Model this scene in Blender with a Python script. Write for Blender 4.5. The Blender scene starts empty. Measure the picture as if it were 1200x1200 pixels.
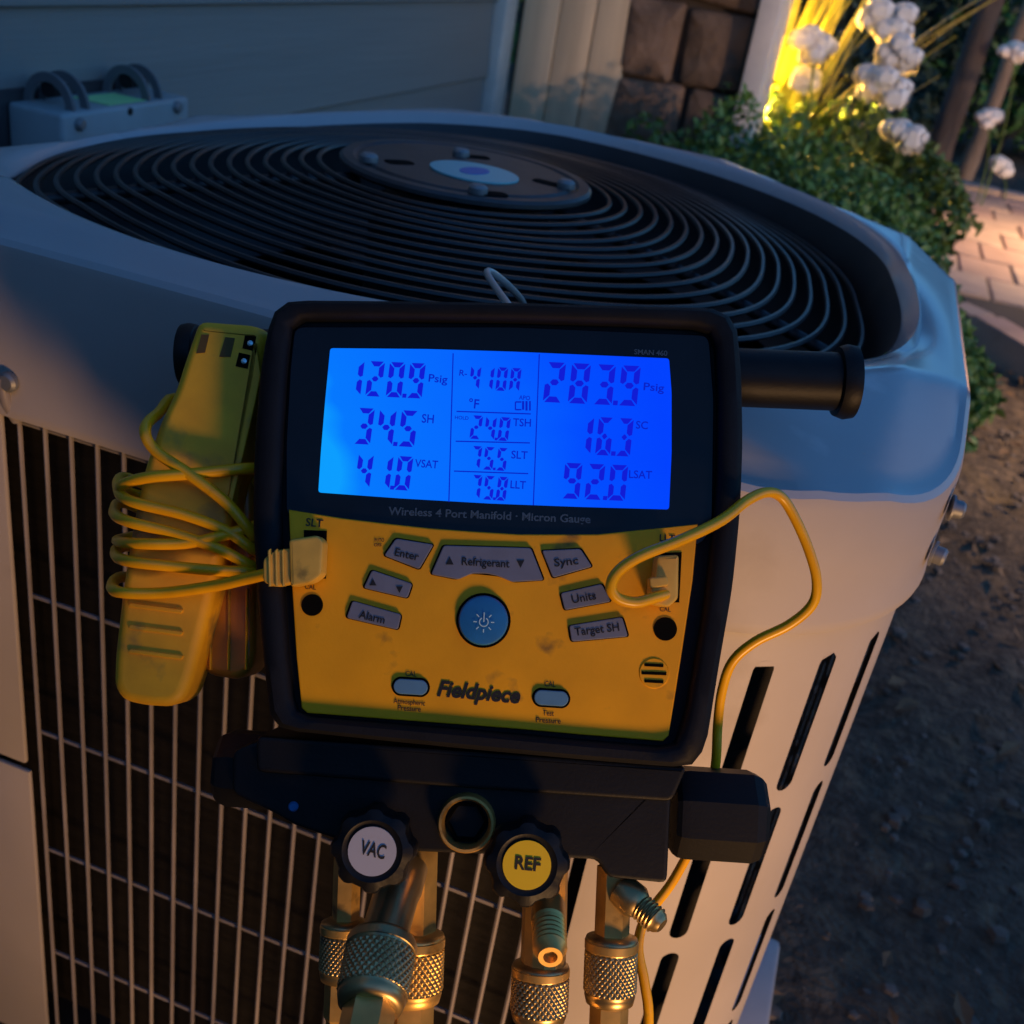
import bpy, bmesh, math, random
import numpy as np
from mathutils import Matrix, Vector
random.seed(7); rng = np.random.default_rng(7)
scene = bpy.context.scene
COL = scene.collection
# ------------------------------------------------------------------ camera
F = 1283.0                                    # focal length in photograph pixels (1200 px frame)
CAM = np.array([.30268, -.86026, .9615])
M = np.array([[.93542614, .28009553, -.21569521],
              [.31875616, -.40440173, .85723611],
              [.15288049, -.87063525, -.46757012]])   # columns: camera right, down, forward in the world
cd = bpy.data.cameras.new('camera'); cam = bpy.data.objects.new('camera', cd); COL.objects.link(cam)
cd.sensor_fit = 'HORIZONTAL'; cd.sensor_width = 36; cd.lens = 36*F/1200
cd.clip_start = .02; cd.clip_end = 300
mw = Matrix.Identity(4)
for i in range(3):
    mw[i][0] = M[i, 0]; mw[i][1] = -M[i, 1]; mw[i][2] = -M[i, 2]; mw[i][3] = CAM[i]
cam.matrix_world = mw
cd.dof.use_dof = True; cd.dof.focus_distance = .47; cd.dof.aperture_fstop = 15
scene.camera = cam
scene.render.resolution_x = scene.render.resolution_y = 1024
# ------------------------------------------------------------------ sky, sun, exposure
EXPO = 1.0                                    # dusk: the phone exposed for the shade
SUN_EL, SUN_AZ = math.radians(4), math.atan2(-.66, .75)      # direction towards the sun, front right
w = bpy.data.worlds.new('World'); scene.world = w; w.use_nodes = True
nt = w.node_tree; bg = nt.nodes['Background']
sky = nt.nodes.new('ShaderNodeTexSky'); sky.sky_type = 'NISHITA'; sky.sun_disc = False
sky.sun_elevation = math.radians(7.5); sky.sun_rotation = math.pi/2-SUN_AZ
sky.ozone_density = 5.5; sky.air_density = 1.0; sky.dust_density = .3
nt.links.new(sky.outputs[0], bg.inputs[0]); bg.inputs[1].default_value = .15
sd = bpy.data.lights.new('sun', 'SUN'); sun = bpy.data.objects.new('sun', sd); COL.objects.link(sun)
sd.energy = .6; sd.angle = math.radians(1.5); sd.color = (1, .60, .38)
sv = Vector((math.cos(SUN_AZ)*math.cos(SUN_EL), math.sin(SUN_AZ)*math.cos(SUN_EL), math.sin(SUN_EL)))
sun.rotation_euler = sv.to_track_quat('Z', 'Y').to_euler(); sun.location = (6, -4, 3)
vs = scene.view_settings; vs.view_transform = 'Standard'; vs.look = 'None'; vs.exposure = EXPO; vs.gamma = 1
vs.use_curve_mapping = False

# ------------------------------------------------------------------ helpers
def ray(x, y): return M @ np.array([x-600., y-600., F])
def hit(px, axis, val):
    r = ray(*px); return CAM + r*((val-CAM[axis])/r[axis])

MATS = {}
def mat(name, col, rough=.5, metal=0., var=0., vscale=30., bump=0., bscale=200., coat=0., dirt_or_glint=None, dscale=12., dth=.6,
        stretch=None, spec=.5, bdist=.001, rvar=0.):
    if name in MATS: return MATS[name]
    m = bpy.data.materials.new(name); m.use_nodes = True; n = m.node_tree; p = n.nodes['Principled BSDF']
    p.inputs['Base Color'].default_value = (*col, 1); p.inputs['Roughness'].default_value = rough
    p.inputs['Metallic'].default_value = metal; p.inputs['Coat Weight'].default_value = coat
    p.inputs['Coat Roughness'].default_value = .12; p.inputs['Specular IOR Level'].default_value = spec
    tc = n.nodes.new('ShaderNodeTexCoord'); vec = tc.outputs['Object']
    if stretch:
        mp = n.nodes.new('ShaderNodeMapping'); mp.inputs['Scale'].default_value = stretch
        n.links.new(vec, mp.inputs[0]); vec = mp.outputs[0]
    def noise(s, d=6.):
        t = n.nodes.new('ShaderNodeTexNoise'); t.inputs['Scale'].default_value = s; t.inputs['Detail'].default_value = d
        n.links.new(vec, t.inputs['Vector']); return t
    out = None
    if var:
        t = noise(vscale); r = n.nodes.new('ShaderNodeValToRGB')
        r.color_ramp.elements[0].position = .3; r.color_ramp.elements[1].position = .7
        r.color_ramp.elements[0].color = (*[c*(1-var) for c in col], 1)
        r.color_ramp.elements[1].color = (*[min(1, c*(1+var)) for c in col], 1)
        n.links.new(t.outputs['Fac'], r.inputs[0]); out = r.outputs[0]
    if dirt_or_glint:
        t = noise(dscale, 10.); r = n.nodes.new('ShaderNodeValToRGB')
        r.color_ramp.elements[0].position = dth; r.color_ramp.elements[1].position = min(1, dth+.13)
        n.links.new(t.outputs['Fac'], r.inputs[0])
        mx = n.nodes.new('ShaderNodeMix'); mx.data_type = 'RGBA'
        n.links.new(r.outputs[0], mx.inputs[0])
        if out: n.links.new(out, mx.inputs[6])
        else: mx.inputs[6].default_value = (*col, 1)
        mx.inputs[7].default_value = (*dirt_or_glint, 1); out = mx.outputs[2]
    if out: n.links.new(out, p.inputs['Base Color'])
    if rvar:
        t = noise(vscale*.7); mr = n.nodes.new('ShaderNodeMapRange')
        mr.inputs['To Min'].default_value = max(.02, rough-rvar); mr.inputs['To Max'].default_value = min(1, rough+rvar)
        mr.inputs['From Min'].default_value = .3; mr.inputs['From Max'].default_value = .7
        n.links.new(t.outputs['Fac'], mr.inputs[0]); n.links.new(mr.outputs[0], p.inputs['Roughness'])
    if bump:
        t = noise(bscale); b = n.nodes.new('ShaderNodeBump'); b.inputs['Strength'].default_value = bump
        b.inputs['Distance'].default_value = bdist
        n.links.new(t.outputs['Fac'], b.inputs['Height']); n.links.new(b.outputs[0], p.inputs['Normal'])
    MATS[name] = m; return m
def emit(name, col, s=1.):
    m = bpy.data.materials.new(name); m.use_nodes = True; n = m.node_tree
    n.nodes.remove(n.nodes['Principled BSDF']); e = n.nodes.new('ShaderNodeEmission')
    e.inputs[0].default_value = (*col, 1); e.inputs[1].default_value = s/2**EXPO
    n.links.new(e.outputs[0], n.nodes['Material Output'].inputs[0]); MATS[name] = m; return m

def link(name, me, m, parent=None):
    o = bpy.data.objects.new(name, me); COL.objects.link(o)
    if m: me.materials.append(m)
    if parent: o.parent = parent
    return o
def mesh(name, v, f, m, parent=None, smooth=False):
    me = bpy.data.meshes.new(name)
    me.from_pydata([tuple(map(float, q)) for q in v], [], [tuple(map(int, q)) for q in f]); me.update()
    if smooth: me.shade_smooth()
    return link(name, me, m, parent)
def from_bm(name, bm, m, parent=None, smooth=False, angle=None):
    bmesh.ops.recalc_face_normals(bm, faces=bm.faces)
    me = bpy.data.meshes.new(name); bm.to_mesh(me); bm.free()
    if smooth: me.shade_smooth()
    if angle: me.shade_smooth(); me.set_sharp_from_angle(angle=math.radians(angle))
    return link(name, me, m, parent)
def tag(o, label, cat, group=None, kind=None):
    o['label'] = label; o['category'] = cat
    if group: o['group'] = group
    if kind: o['kind'] = kind
    return o
def struct(o): o['kind'] = 'structure'; return o
def empty(name, loc=(0, 0, 0), rz=0):
    e = bpy.data.objects.new(name, None); COL.objects.link(e); e.location = loc; e.rotation_euler = (0, 0, rz)
    e.empty_display_size = .05; return e
def fix(v, f):
    """consistent outward normals for a closed or open sheet"""
    bm = bmesh.new(); vs_ = [bm.verts.new(tuple(map(float, q))) for q in v]
    for q in f:
        try: bm.faces.new([vs_[int(i)] for i in q])
        except ValueError: pass
    return bm
def box(name, lo, hi, m, parent=None, bevel=.002, seg=2):
    bm = bmesh.new(); bmesh.ops.create_cube(bm, size=1)
    lo, hi = np.array(lo, float), np.array(hi, float)
    for q in bm.verts: q.co = Vector((lo+hi)/2 + np.array(q.co)*(hi-lo))
    if bevel: bmesh.ops.bevel(bm, geom=list(bm.edges), offset=bevel, segments=seg, affect='EDGES', profile=.5)
    return from_bm(name, bm, m, parent, angle=40)
def prism(name, pts, w0, w1, m, parent=None, bevel=0., seg=2, angle=40, back=False):
    """outline in local u,v extruded from w0 to w1, front rim bevelled"""
    bm = bmesh.new(); n = len(pts)
    a = [bm.verts.new((p[0], p[1], w0)) for p in pts]; b = [bm.verts.new((p[0], p[1], w1)) for p in pts]
    bm.faces.new(b); bm.faces.new(a[::-1])
    for i in range(n): bm.faces.new([a[i], a[(i+1) % n], b[(i+1) % n], b[i]])
    bmesh.ops.recalc_face_normals(bm, faces=bm.faces)
    if bevel:
        bs = set(b); as_ = set(a)
        ed = [e for e in bm.edges if (e.verts[0] in bs and e.verts[1] in bs) or (back and e.verts[0] in as_ and e.verts[1] in as_)]
        bmesh.ops.bevel(bm, geom=ed, offset=bevel, segments=seg, affect='EDGES', profile=.5)
    o = from_bm(name, bm, m, parent, angle=angle)
    if bevel: o.modifiers.new('flat faces', 'WEIGHTED_NORMAL').keep_sharp = True
    return o
def rounded(pts, r, n=5):
    """round the corners of a polygon"""
    out = []; N = len(pts); P = [np.array(p[:2], float) for p in pts]
    for i in range(N):
        a, b, c = P[i-1], P[i], P[(i+1) % N]
        d1, d2 = a-b, c-b; l1, l2 = np.linalg.norm(d1), np.linalg.norm(d2)
        t = min(r, l1*.45, l2*.45); p0, p1 = b+d1/l1*t, b+d2/l2*t
        for k in range(n+1):
            s = k/n; out.append((1-s)**2*p0+2*s*(1-s)*b+s*s*p1)
    return out
def smooth_path(pts, sub=6, closed=False):
    P = [np.array(p, float) for p in pts]; n = len(P); out = []
    for i in range(n if closed else n-1):
        if closed: a, b, c, d = P[i-1], P[i], P[(i+1) % n], P[(i+2) % n]
        else: a, b, c, d = P[max(i-1, 0)], P[i], P[i+1], P[min(i+2, n-1)]
        for k in range(sub):
            t = k/sub
            out.append(.5*((2*b)+(-a+c)*t+(2*a-5*b+4*c-d)*t*t+(-a+3*b-3*c+d)*t**3))
    if not closed: out.append(P[-1])
    return out
def tube_geo(path, rad, sides=8, closed=False, cap=True):
    P = [np.array(p, float) for p in path]; n = len(P); v = []; f = []
    T = []
    for i in range(n):
        t = (P[(i+1) % n]-P[i-1]) if closed or 0 < i < n-1 else (P[1]-P[0] if i == 0 else P[-1]-P[-2])
        T.append(t/(np.linalg.norm(t)+1e-12))
    ref = np.array([0, 0, 1.]) if abs(T[0][2]) < .9 else np.array([1., 0, 0])
    u = np.cross(T[0], ref); u /= np.linalg.norm(u)
    for i in range(n):
        u = u-T[i]*(u@T[i]); u /= np.linalg.norm(u); q = np.cross(T[i], u)
        r = rad[i] if hasattr(rad, '__len__') else rad
        for k in range(sides):
            a = 2*math.pi*k/sides; v.append(P[i]+r*(math.cos(a)*u+math.sin(a)*q))
    for i in range(n if closed else n-1):
        j = (i+1) % n
        for k in range(sides):
            k2 = (k+1) % sides; f.append((i*sides+k, i*sides+k2, j*sides+k2, j*sides+k))
    if cap and not closed:
        f.append(tuple(range(sides))[::-1]); f.append(tuple((n-1)*sides+k for k in range(sides)))
    return v, f
def tube(name, path, rad, m, parent=None, sides=8, closed=False, sub=0, smooth=True):
    if sub: path = smooth_path(path, sub, closed)
    v, f = tube_geo(path, rad, sides, closed)
    return from_bm(name, fix(v, f), m, parent, angle=50 if smooth else None)
def frame_of(axis):
    a = np.array(axis, float); a /= np.linalg.norm(a)
    r = np.array([0, 0, 1.]) if abs(a[2]) < .9 else np.array([0, 1., 0])
    u = np.cross(r, a); u /= np.linalg.norm(u); return u, np.cross(a, u), a
def lathe(name, prof, org, axis, m, parent=None, n=32, mod=None, angle=35, start=0.):
    """profile (r,h) turned about an axis; mod(theta,h,r) may change the radius (lobes, knurls)"""
    u, q, a = frame_of(axis); org = np.array(org, float); v = []; f = []
    for r, h in prof:
        for k in range(n):
            t = 2*math.pi*k/n+start; rr = mod(t, h, r) if mod else r
            v.append(org+a*h+rr*(math.cos(t)*u+math.sin(t)*q))
    for i in range(len(prof)-1):
        for k in range(n):
            k2 = (k+1) % n; f.append((i*n+k, i*n+k2, (i+1)*n+k2, (i+1)*n+k))
    if prof[0][0] > 1e-6: f.append(tuple(range(n))[::-1])
    if prof[-1][0] > 1e-6: f.append(tuple((len(prof)-1)*n+k for k in range(n)))
    bm = fix(v, f); bmesh.ops.remove_doubles(bm, verts=bm.verts, dist=1e-6)
    return from_bm(name, bm, m, parent, angle=angle)

# ------------------------------------------------------------------ materials
PAINT = mat('cabinet paint', (.42, .38, .355), .55, var=.07, vscale=9, coat=.0, bump=.08, bscale=500, dirt_or_glint=(.30, .26, .23), dscale=7, dth=.66, rvar=.08)
PANM = mat('pan paint', (.42, .43, .44), .24, var=.06, vscale=7, coat=.3, bump=.05, bscale=420, dirt_or_glint=(.62, .63, .62), dscale=13, dth=.64, rvar=.07)  # pale blotches are bright sky reflections put into the paint colour
WIREM = mat('coated wire', (.27, .245, .25), .42, var=.15, vscale=25, coat=.2)
BLKW = mat('black coated wire', (.012, .014, .018), .38, var=.3, vscale=30)
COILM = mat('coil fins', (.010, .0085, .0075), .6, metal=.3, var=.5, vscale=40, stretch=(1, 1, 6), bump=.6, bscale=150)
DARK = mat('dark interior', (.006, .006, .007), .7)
HUBM = mat('hub plate steel', (.06, .06, .065), .45, metal=.3, var=.25, vscale=30, bump=.1)
BOLT = mat('zinc bolt', (.28, .29, .30), .5, metal=.6)
RUB = mat('black rubber boot', (.004, .005, .008), .65, var=.3, vscale=60, bump=.15, bscale=700, dirt_or_glint=(.02, .02, .02), dscale=45, dth=.68, spec=.25)
LENS = mat('dark glossy lens', (.004, .005, .010), .2, var=.2, vscale=50, rvar=.06, dirt_or_glint=(.02, .022, .026), dscale=60, dth=.66, spec=.25)
YEL = mat('yellow plastic', (.88, .40, .003), .5, var=.12, vscale=28, bump=.25, bscale=900, bdist=.0003, dirt_or_glint=(.30, .15, .02), dscale=55, dth=.63, spec=.3)
YELC = mat('grubby yellow plastic', (.92, .46, .014), .55, var=.2, vscale=40, bump=.2, bscale=500, bdist=.0004, dirt_or_glint=(.22, .15, .05), dscale=30, dth=.55)
CORD = mat('yellow cord', (.96, .46, .006), .34, var=.12, vscale=60, dirt_or_glint=(.35, .2, .02), dscale=70, dth=.68)
PLUG = mat('pale yellow plug', (.75, .45, .06), .5, var=.15, vscale=90, dirt_or_glint=(.25, .17, .03), dscale=80, dth=.6)
AMBER = mat('amber plastic', (.50, .19, .015), .3, var=.2, vscale=50)
BTN = mat('grey rubber button', (.16, .18, .24), .55, var=.1, vscale=90)
BTNB = mat('blue rubber button', (.012, .16, .42), .45, var=.1, vscale=90)
CALB = mat('pale blue button', (.10, .24, .38), .4, var=.1, vscale=90)
INK = mat('black print', (.008, .008, .009), .6)
INKB = mat('dim blue print', (.05, .09, .14), .5)
INKW = mat('pale print', (.5, .75, .8), .5)
HOLE = mat('socket black', (.002, .002, .002), .9, spec=.1)
BLKM = mat('black anodised block', (.004, .0045, .006), .5, var=.3, vscale=60, bump=.1, bscale=600, spec=.28)
BRASS = mat('worn brass', (.72, .45, .13), .38, metal=.75, var=.25, vscale=60, dirt_or_glint=(.10, .07, .04), dscale=70, dth=.6, rvar=.1)
NICK = mat('nickel plate', (.48, .35, .16), .36, metal=.9, var=.2, vscale=70, dirt_or_glint=(.12, .10, .08), dscale=90, dth=.64)
LABW = mat('white label', (.42, .44, .50), .5, var=.05)
LABY = mat('yellow label', (.75, .52, .01), .5, var=.06)
STEEL = mat('galvanised hook', (.55, .52, .5), .4, metal=.6)
HOSEM = mat('hose rubber', (.02, .02, .02), .55)
EMB = mat('emblem foil', (.22, .60, .66), .35, metal=.1)
EMB2 = mat('emblem blue', (.02, .16, .55), .4)
BOXM = mat('grey metal box', (.30, .36, .38), .4, var=.08, vscale=20, coat=.2)
STK = mat('green sticker', (.42, .85, .35), .5)
SIDING = mat('painted lap siding', (.24, .235, .22), .6, var=.06, vscale=10, stretch=(1, .12, 3), bump=.55, bscale=40, bdist=.002)
TRIM = mat('white trim paint', (.62, .60, .56), .5, var=.05)
BOARDM = mat('pale vertical board', (.58, .48, .32), .6, var=.12, vscale=8, stretch=(4, 4, .3), bump=.4, bscale=25, bdist=.002)
STONEM = mat('brown field stone', (.13, .09, .06), .8, var=.35, vscale=12, bump=.8, bscale=35, bdist=.01)
STONE2 = mat('grey field stone', (.16, .11, .075), .8, var=.3, vscale=14, bump=.8, bscale=40, bdist=.01)
GROUT = mat('dark mortar', (.045, .036, .028), .9, bump=.5, bscale=60)
SOIL = mat('soil', (.10, .078, .055), .95, var=.5, vscale=45, bump=1, bscale=110, bdist=.012, dirt_or_glint=(.20, .15, .095), dscale=28, dth=.52)
PAVE = mat('tan paver', (.42, .31, .23), .8, var=.12, vscale=9, bump=.6, bscale=60, bdist=.004)
PAVE2 = mat('rose paver', (.38, .26, .20), .8, var=.14, vscale=9, bump=.6, bscale=60, bdist=.004)
LEAF = mat('dark leaf', (.065, .165, .035), .5, var=.4, vscale=20)
LEAF2 = mat('mid leaf', (.07, .13, .022), .5, var=.4, vscale=20)
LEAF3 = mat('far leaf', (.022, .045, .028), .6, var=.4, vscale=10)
BLADE = mat('strap leaf', (.32, .30, .06), .5, var=.3, vscale=20)
PETAL = mat('white petal', (.80, .76, .68), .6, var=.06, vscale=30)
BARK = mat('bark', (.06, .045, .035), .9, var=.35, vscale=14, bump=1, bscale=40, bdist=.01, stretch=(1, 1, .25))
BARK2 = mat('tan bark', (.24, .16, .10), .9, var=.3, vscale=18, bump=.8, bscale=40, bdist=.01, stretch=(1, 1, .25))
CONC = mat('white riser', (.42, .43, .44), .6, var=.06)
LAMPM = mat('bronze lamp body', (.05, .04, .03), .4, metal=.8)
for m_ in (LEAF, LEAF2, BLADE, PETAL):
    m_.node_tree.nodes['Principled BSDF'].inputs['Transmission Weight'].default_value = 0
LCD = emit('lit lcd', (.0, .15, 1), 1.0)
n = LCD.node_tree; e_ = [q for q in n.nodes if q.type == 'EMISSION'][0]
def lcd_nodes():
    tc = n.nodes.new('ShaderNodeTexCoord'); sep = n.nodes.new('ShaderNodeSeparateXYZ'); n.links.new(tc.outputs['Generated'], sep.inputs[0])
    r = n.nodes.new('ShaderNodeValToRGB'); cr = r.color_ramp
    cr.elements[0].position = 0; cr.elements[0].color = (.004, .34, 1, 1)
    cr.elements[1].position = 1; cr.elements[1].color = (.001, .055, 1, 1)
    for p, c in ((.06, (.002, .19, 1, 1)), (.45, (.002, .135, 1, 1)), (.75, (.001, .075, 1, 1))):
        q = cr.elements.new(p); q.color = c
    t = n.nodes.new('ShaderNodeTexNoise'); t.inputs['Scale'].default_value = 2.2; n.links.new(tc.outputs['Generated'], t.inputs['Vector'])
    mm = n.nodes.new('ShaderNodeMath'); mm.operation = 'MULTIPLY_ADD'; mm.inputs[1].default_value = .25
    n.links.new(t.outputs['Fac'], mm.inputs[0])
    # LED edge light: a little brighter low on the left, deeper at the top edge
    m2 = n.nodes.new('ShaderNodeMath'); m2.operation = 'MULTIPLY_ADD'; m2.inputs[1].default_value = .16; n.links.new(sep.outputs['Y'], m2.inputs[0])
    m3 = n.nodes.new('ShaderNodeMath'); m3.operation = 'ADD'; m3.inputs[1].default_value = -.19
    n.links.new(sep.outputs['X'], m3.inputs[0]); n.links.new(m3.outputs[0], m2.inputs[2]); n.links.new(m2.outputs[0], mm.inputs[2])
    n.links.new(mm.outputs[0], r.inputs[0]); n.links.new(r.outputs[0], e_.inputs[0])
lcd_nodes()
SEG = emit('lcd segment', (.006, .012, .66), 1.0)
SEGT = emit('lcd legend', (.003, .016, .55), 1.0)

# ================================================================== GROUND
def ground():
    def axis(lo, hi, step, far):
        a = list(np.arange(lo, hi, step)); return np.array([-far, -far/3, lo-4, lo-1]+a+[hi+1, hi+4, far/3, far])
    xs = axis(-1.5, 2.6, .045, 80); ys = axis(-1.5, 7.5, .06, 80)
    X, Y = np.meshgrid(xs, ys, indexing='ij')
    Z = .012*np.sin(X*7+1.3*np.sin(Y*5))*np.sin(Y*6.1+.7*np.sin(X*9))+rng.normal(0, .004, X.shape)
    Z += .008*np.sin(X*19+Y*3)*np.sin(Y*17-X*5)
    v = np.stack([X, Y, Z-.012], -1).reshape(-1, 3); nx, ny = len(xs), len(ys)
    f = [(i*ny+j, (i+1)*ny+j, (i+1)*ny+j+1, i*ny+j+1) for i in range(nx-1) for j in range(ny-1)]
    struct(mesh('ground', v, f, SOIL, smooth=True))
ground()

# ================================================================== HOUSE
def house():
    h = empty('house', (-.68, 2.0, 0))
    tag(h, 'house with grey lap siding, white corner board and brown stone veneer behind the condenser', 'house')
    X0 = -.68
    box('wall_core', (-.25, -4.2, 0), (-.03, .06, 2.7), GROUT, h, 0)
    nb = 15
    zs = [-.02+.18*k for k in range(nb+1)]
    v0 = None
    for k in range(nb):
        z0, z1 = zs[k]+.09, zs[k+1]+.09
        if z0 < .03: z0 = .03
        bm = bmesh.new(); pr = [(-.03, z1+.012), (-.012, z1+.012), (.0, z0), (-.004, z0-.003), (-.03, z0)]
        a = [bm.verts.new((p[0], -4.2, p[1])) for p in pr]; b = [bm.verts.new((p[0], 0., p[1])) for p in pr]
        for i in range(5): bm.faces.new([a[i], a[(i+1) % 5], b[(i+1) % 5], b[i]])
        bm.faces.new(a); bm.faces.new(b[::-1]); from_bm('clapboard', bm, SIDING, h)
    box('corner_board', (-.03, .002, .02), (.022, .095, 2.7), TRIM, h, .004)
    # return wall: vertical boards
    x = .035
    for k, wd in enumerate((.098, .096, .095)):
        box('vertical_board', (x, .105+.004*(k % 2), .03), (x+wd-.003, .14, 2.7), BOARDM, h, .004); x += wd
    box('return_wall', (.022, .125, 0), (.66, .26, 2.7), GROUT, h, 0)
    # stone veneer
    z = .02; row = 0
    while z < 2.6:
        hh = random.choice((.14, .17, .19)); x = .305; k = 0
        while x < .60:
            wd = random.uniform(.14, .22)
            if x+wd > .53: wd = .635-x
            g = .005
            pts = [(x+g, z+g), (x+wd-g, z+g), (x+wd-g, z+hh-g), (x+g, z+hh-g)]
            pts = [(p[0]+random.uniform(-.008, .008), p[1]+random.uniform(-.008, .008)) for p in pts]
            pts = rounded(pts, .014, 3); d = random.uniform(.022, .034)
            bm = bmesh.new(); cx, cz = np.mean([p[0] for p in pts]), np.mean([p[1] for p in pts])
            loops = [(1, .125), (1, .125-d*.75), (.90, .125-d), (.5, .125-d-.006)]
            vv = [[bm.verts.new((cx+(p[0]-cx)*s, y+(random.uniform(-.004, .004) if s < 1 else 0), cz+(p[1]-cz)*s)) for p in pts] for s, y in loops]
            N = len(pts)
            for a, b in zip(vv, vv[1:]):
                for i in range(N): bm.faces.new([a[i], a[(i+1) % N], b[(i+1) % N], b[i]])
            bm.faces.new(vv[-1]); from_bm('stone', bm, random.choice((STONEM, STONE2)), h, smooth=True)
            x += wd
        z += hh
    box('edge_board', (.635, .04, .02), (.685, .30, 2.7), TRIM, h, .004)
house()

# ================================================================== CONDENSER UNIT
ZT = .78
def build_unit():
    U = empty('condenser_unit', (0, 0, .05))
    tag(U, 'large grey outdoor air conditioner condenser with round black fan grille and slotted corner', 'air conditioner')
    U.location = (0, 0, 0)
    AX, AY, RC = .40, .38, .15
    def outline_r(t, ax=AX, ay=AY, rc=RC):
        """radius of the rounded rectangle in direction t"""
        c, s = abs(math.cos(t)), abs(math.sin(t))
        r = min(ax/c if c > 1e-9 else 9, ay/s if s > 1e-9 else 9)
        x, y = r*c, r*s
        if x > ax-rc and y > ay-rc:
            b = c*(ax-rc)+s*(ay-rc); cc = (ax-rc)**2+(ay-rc)**2-rc*rc
            r = b+math.sqrt(max(b*b-cc, 0))
        return r
    def sag(t):                                 # the pan is slightly bent down at its far left side
        return float(np.interp(math.degrees(t) % 360, (0, 92, 100, 109, 118, 133, 149, 162, 185, 208, 222, 238, 360), (0, 0, -.002, -.006, -.011, -.022, -.033, -.040, -.041, -.034, -.019, 0, 0)))
    def top_z(x, y):
        z = ZT-.45*max(0, abs(x)-.352)-.45*max(0, abs(y)-.352)
        dg = (abs(x)+abs(y))/math.sqrt(2)
        return z-.46*max(0, dg-(.405 if x > 0 and y < 0 else .405-.045*min(1, max(-x/.12, y/.12, 0))))
    def bulge(t):                               # the opening runs deeper into the front right corner
        d = (math.degrees(t)-333+180) % 360-180; k = max(0, 1-abs(d)/34.); return k*k*(3-2*k)
    NT = 288; RIN = .357
    v = []; rows = []
    def add(row): 
        i0 = len(v); v.extend(row); rows.append((i0, len(row)))
    ths = [2*math.pi*k/NT for k in range(NT)]
    prof = []
    # inner wall, rolled lip, top, edge, skirt
    sv_ = []; sf = []
    for r, dz in ((.300, -.125), (.326, -.110), (.331, -.070), (.335, -.035), (.3400, -.0185), (.3440, -.0105)):
        sv_ += [(r*(1+.09*bulge(t))*math.cos(t), r*(1+.09*bulge(t))*math.sin(t), ZT+dz+sag(t)-.013*bulge(t)) for t in ths]
    for a in range(5):
        for k in range(NT):
            k2 = (k+1) % NT; sf.append((a*NT+k, a*NT+k2, (a+1)*NT+k2, (a+1)*NT+k))
    from_bm('fan_shroud', fix(sv_, sf), mat('dark shroud', (.02, .022, .026), .5, var=.2, vscale=20), U, smooth=True)
    for r, dz in ((.3405, -.022), (.3435, -.012), (.3455, -.009), (.349, -.0045), (.3535, -.001)):
        add([(r*(1+.09*bulge(t))*math.cos(t), r*(1+.09*bulge(t))*math.sin(t), ZT+dz+sag(t)-.013*bulge(t)) for t in ths])
    for q in np.linspace(0, 1, 13):
        row = []
        for t in ths:
            ro = outline_r(t)-.009; ri = RIN*(1+.09*bulge(t)); r = ri+(ro-ri)*q
            x, y = r*math.cos(t), r*math.sin(t); row.append((x, y, top_z(x, y)-.013*bulge(t)*(1-q)**2+sag(t)))
        add(row)
    for off, dz in ((.0045, .0015), (.0015, .0045), (0, .0095)):
        row = []
        for t in ths:
            ro = outline_r(t)-off; re = outline_r(t)-.009
            row.append((ro*math.cos(t), ro*math.sin(t), top_z(re*math.cos(t), re*math.sin(t))-dz+sag(t)))
        add(row)
    for z, off in ((.700, .0), (.676, -.0005), (.671, -.0014), (.667, -.0014), (.664, -.0005), (.664, .006)):
        add([((outline_r(t)-off)*math.cos(t), (outline_r(t)-off)*math.sin(t), z) for t in ths])
    f = []
    for (a, n1), (b, n2) in zip(rows, rows[1:]):
        for k in range(NT):
            k2 = (k+1) % NT; f.append((a+k, a+k2, b+k2, b+k))
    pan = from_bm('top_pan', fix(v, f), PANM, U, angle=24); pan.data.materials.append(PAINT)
    for q in pan.data.polygons:
        if abs(q.normal.z) < .35 and math.hypot(q.center.x, q.center.y) > .36 and q.center.z < ZT-.012: q.material_index = 1
    # ---- fan guard
    def dome(r): return ZT-.026*(r/.331)**2
    nr = 17
    for k in range(nr):
        r = .331-k*.0133; lf = max(0, r-.12)/.21
        pts = [(r*(1+.08*lf*bulge(a))*math.cos(a)-.006*lf, r*(1+.08*lf*bulge(a))*math.sin(a), dome(r)+.45*lf*sag(a)-.012*lf*max(0, math.cos(a+.35))+.0006*math.sin(3*a+k)) for a in np.linspace(0, 2*math.pi, 120, endpoint=False)]
        tube('guard_ring', pts, .0021, BLKW, U, 6, closed=True)
    for k, a in enumerate((-17, 103, 223)):
        a = math.radians(a)
        path = [(r*math.cos(a), r*math.sin(a), dome(min(r, .331))-.0075+.4*max(0, r-.12)/.21*sag(a)-.012*max(0, r-.12)/.21*max(0, math.cos(a+.35))) for r in (.09, .15, .22, .29, .337)]
        tube('guard_spoke', path, .0048, BLKW, U, 8, sub=3)
    hub = lathe('hub_plate', [(0, -.004), (.098, -.004), (.1025, -.001), (.1025, .002), (.100, .0042), (.092, .0044), (.0895, .0026), (.0865, .0026), (.084, .0046), (0, .0052)],
                (0, 0, ZT), (0, 0, 1), HUBM, U, 64)
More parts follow.
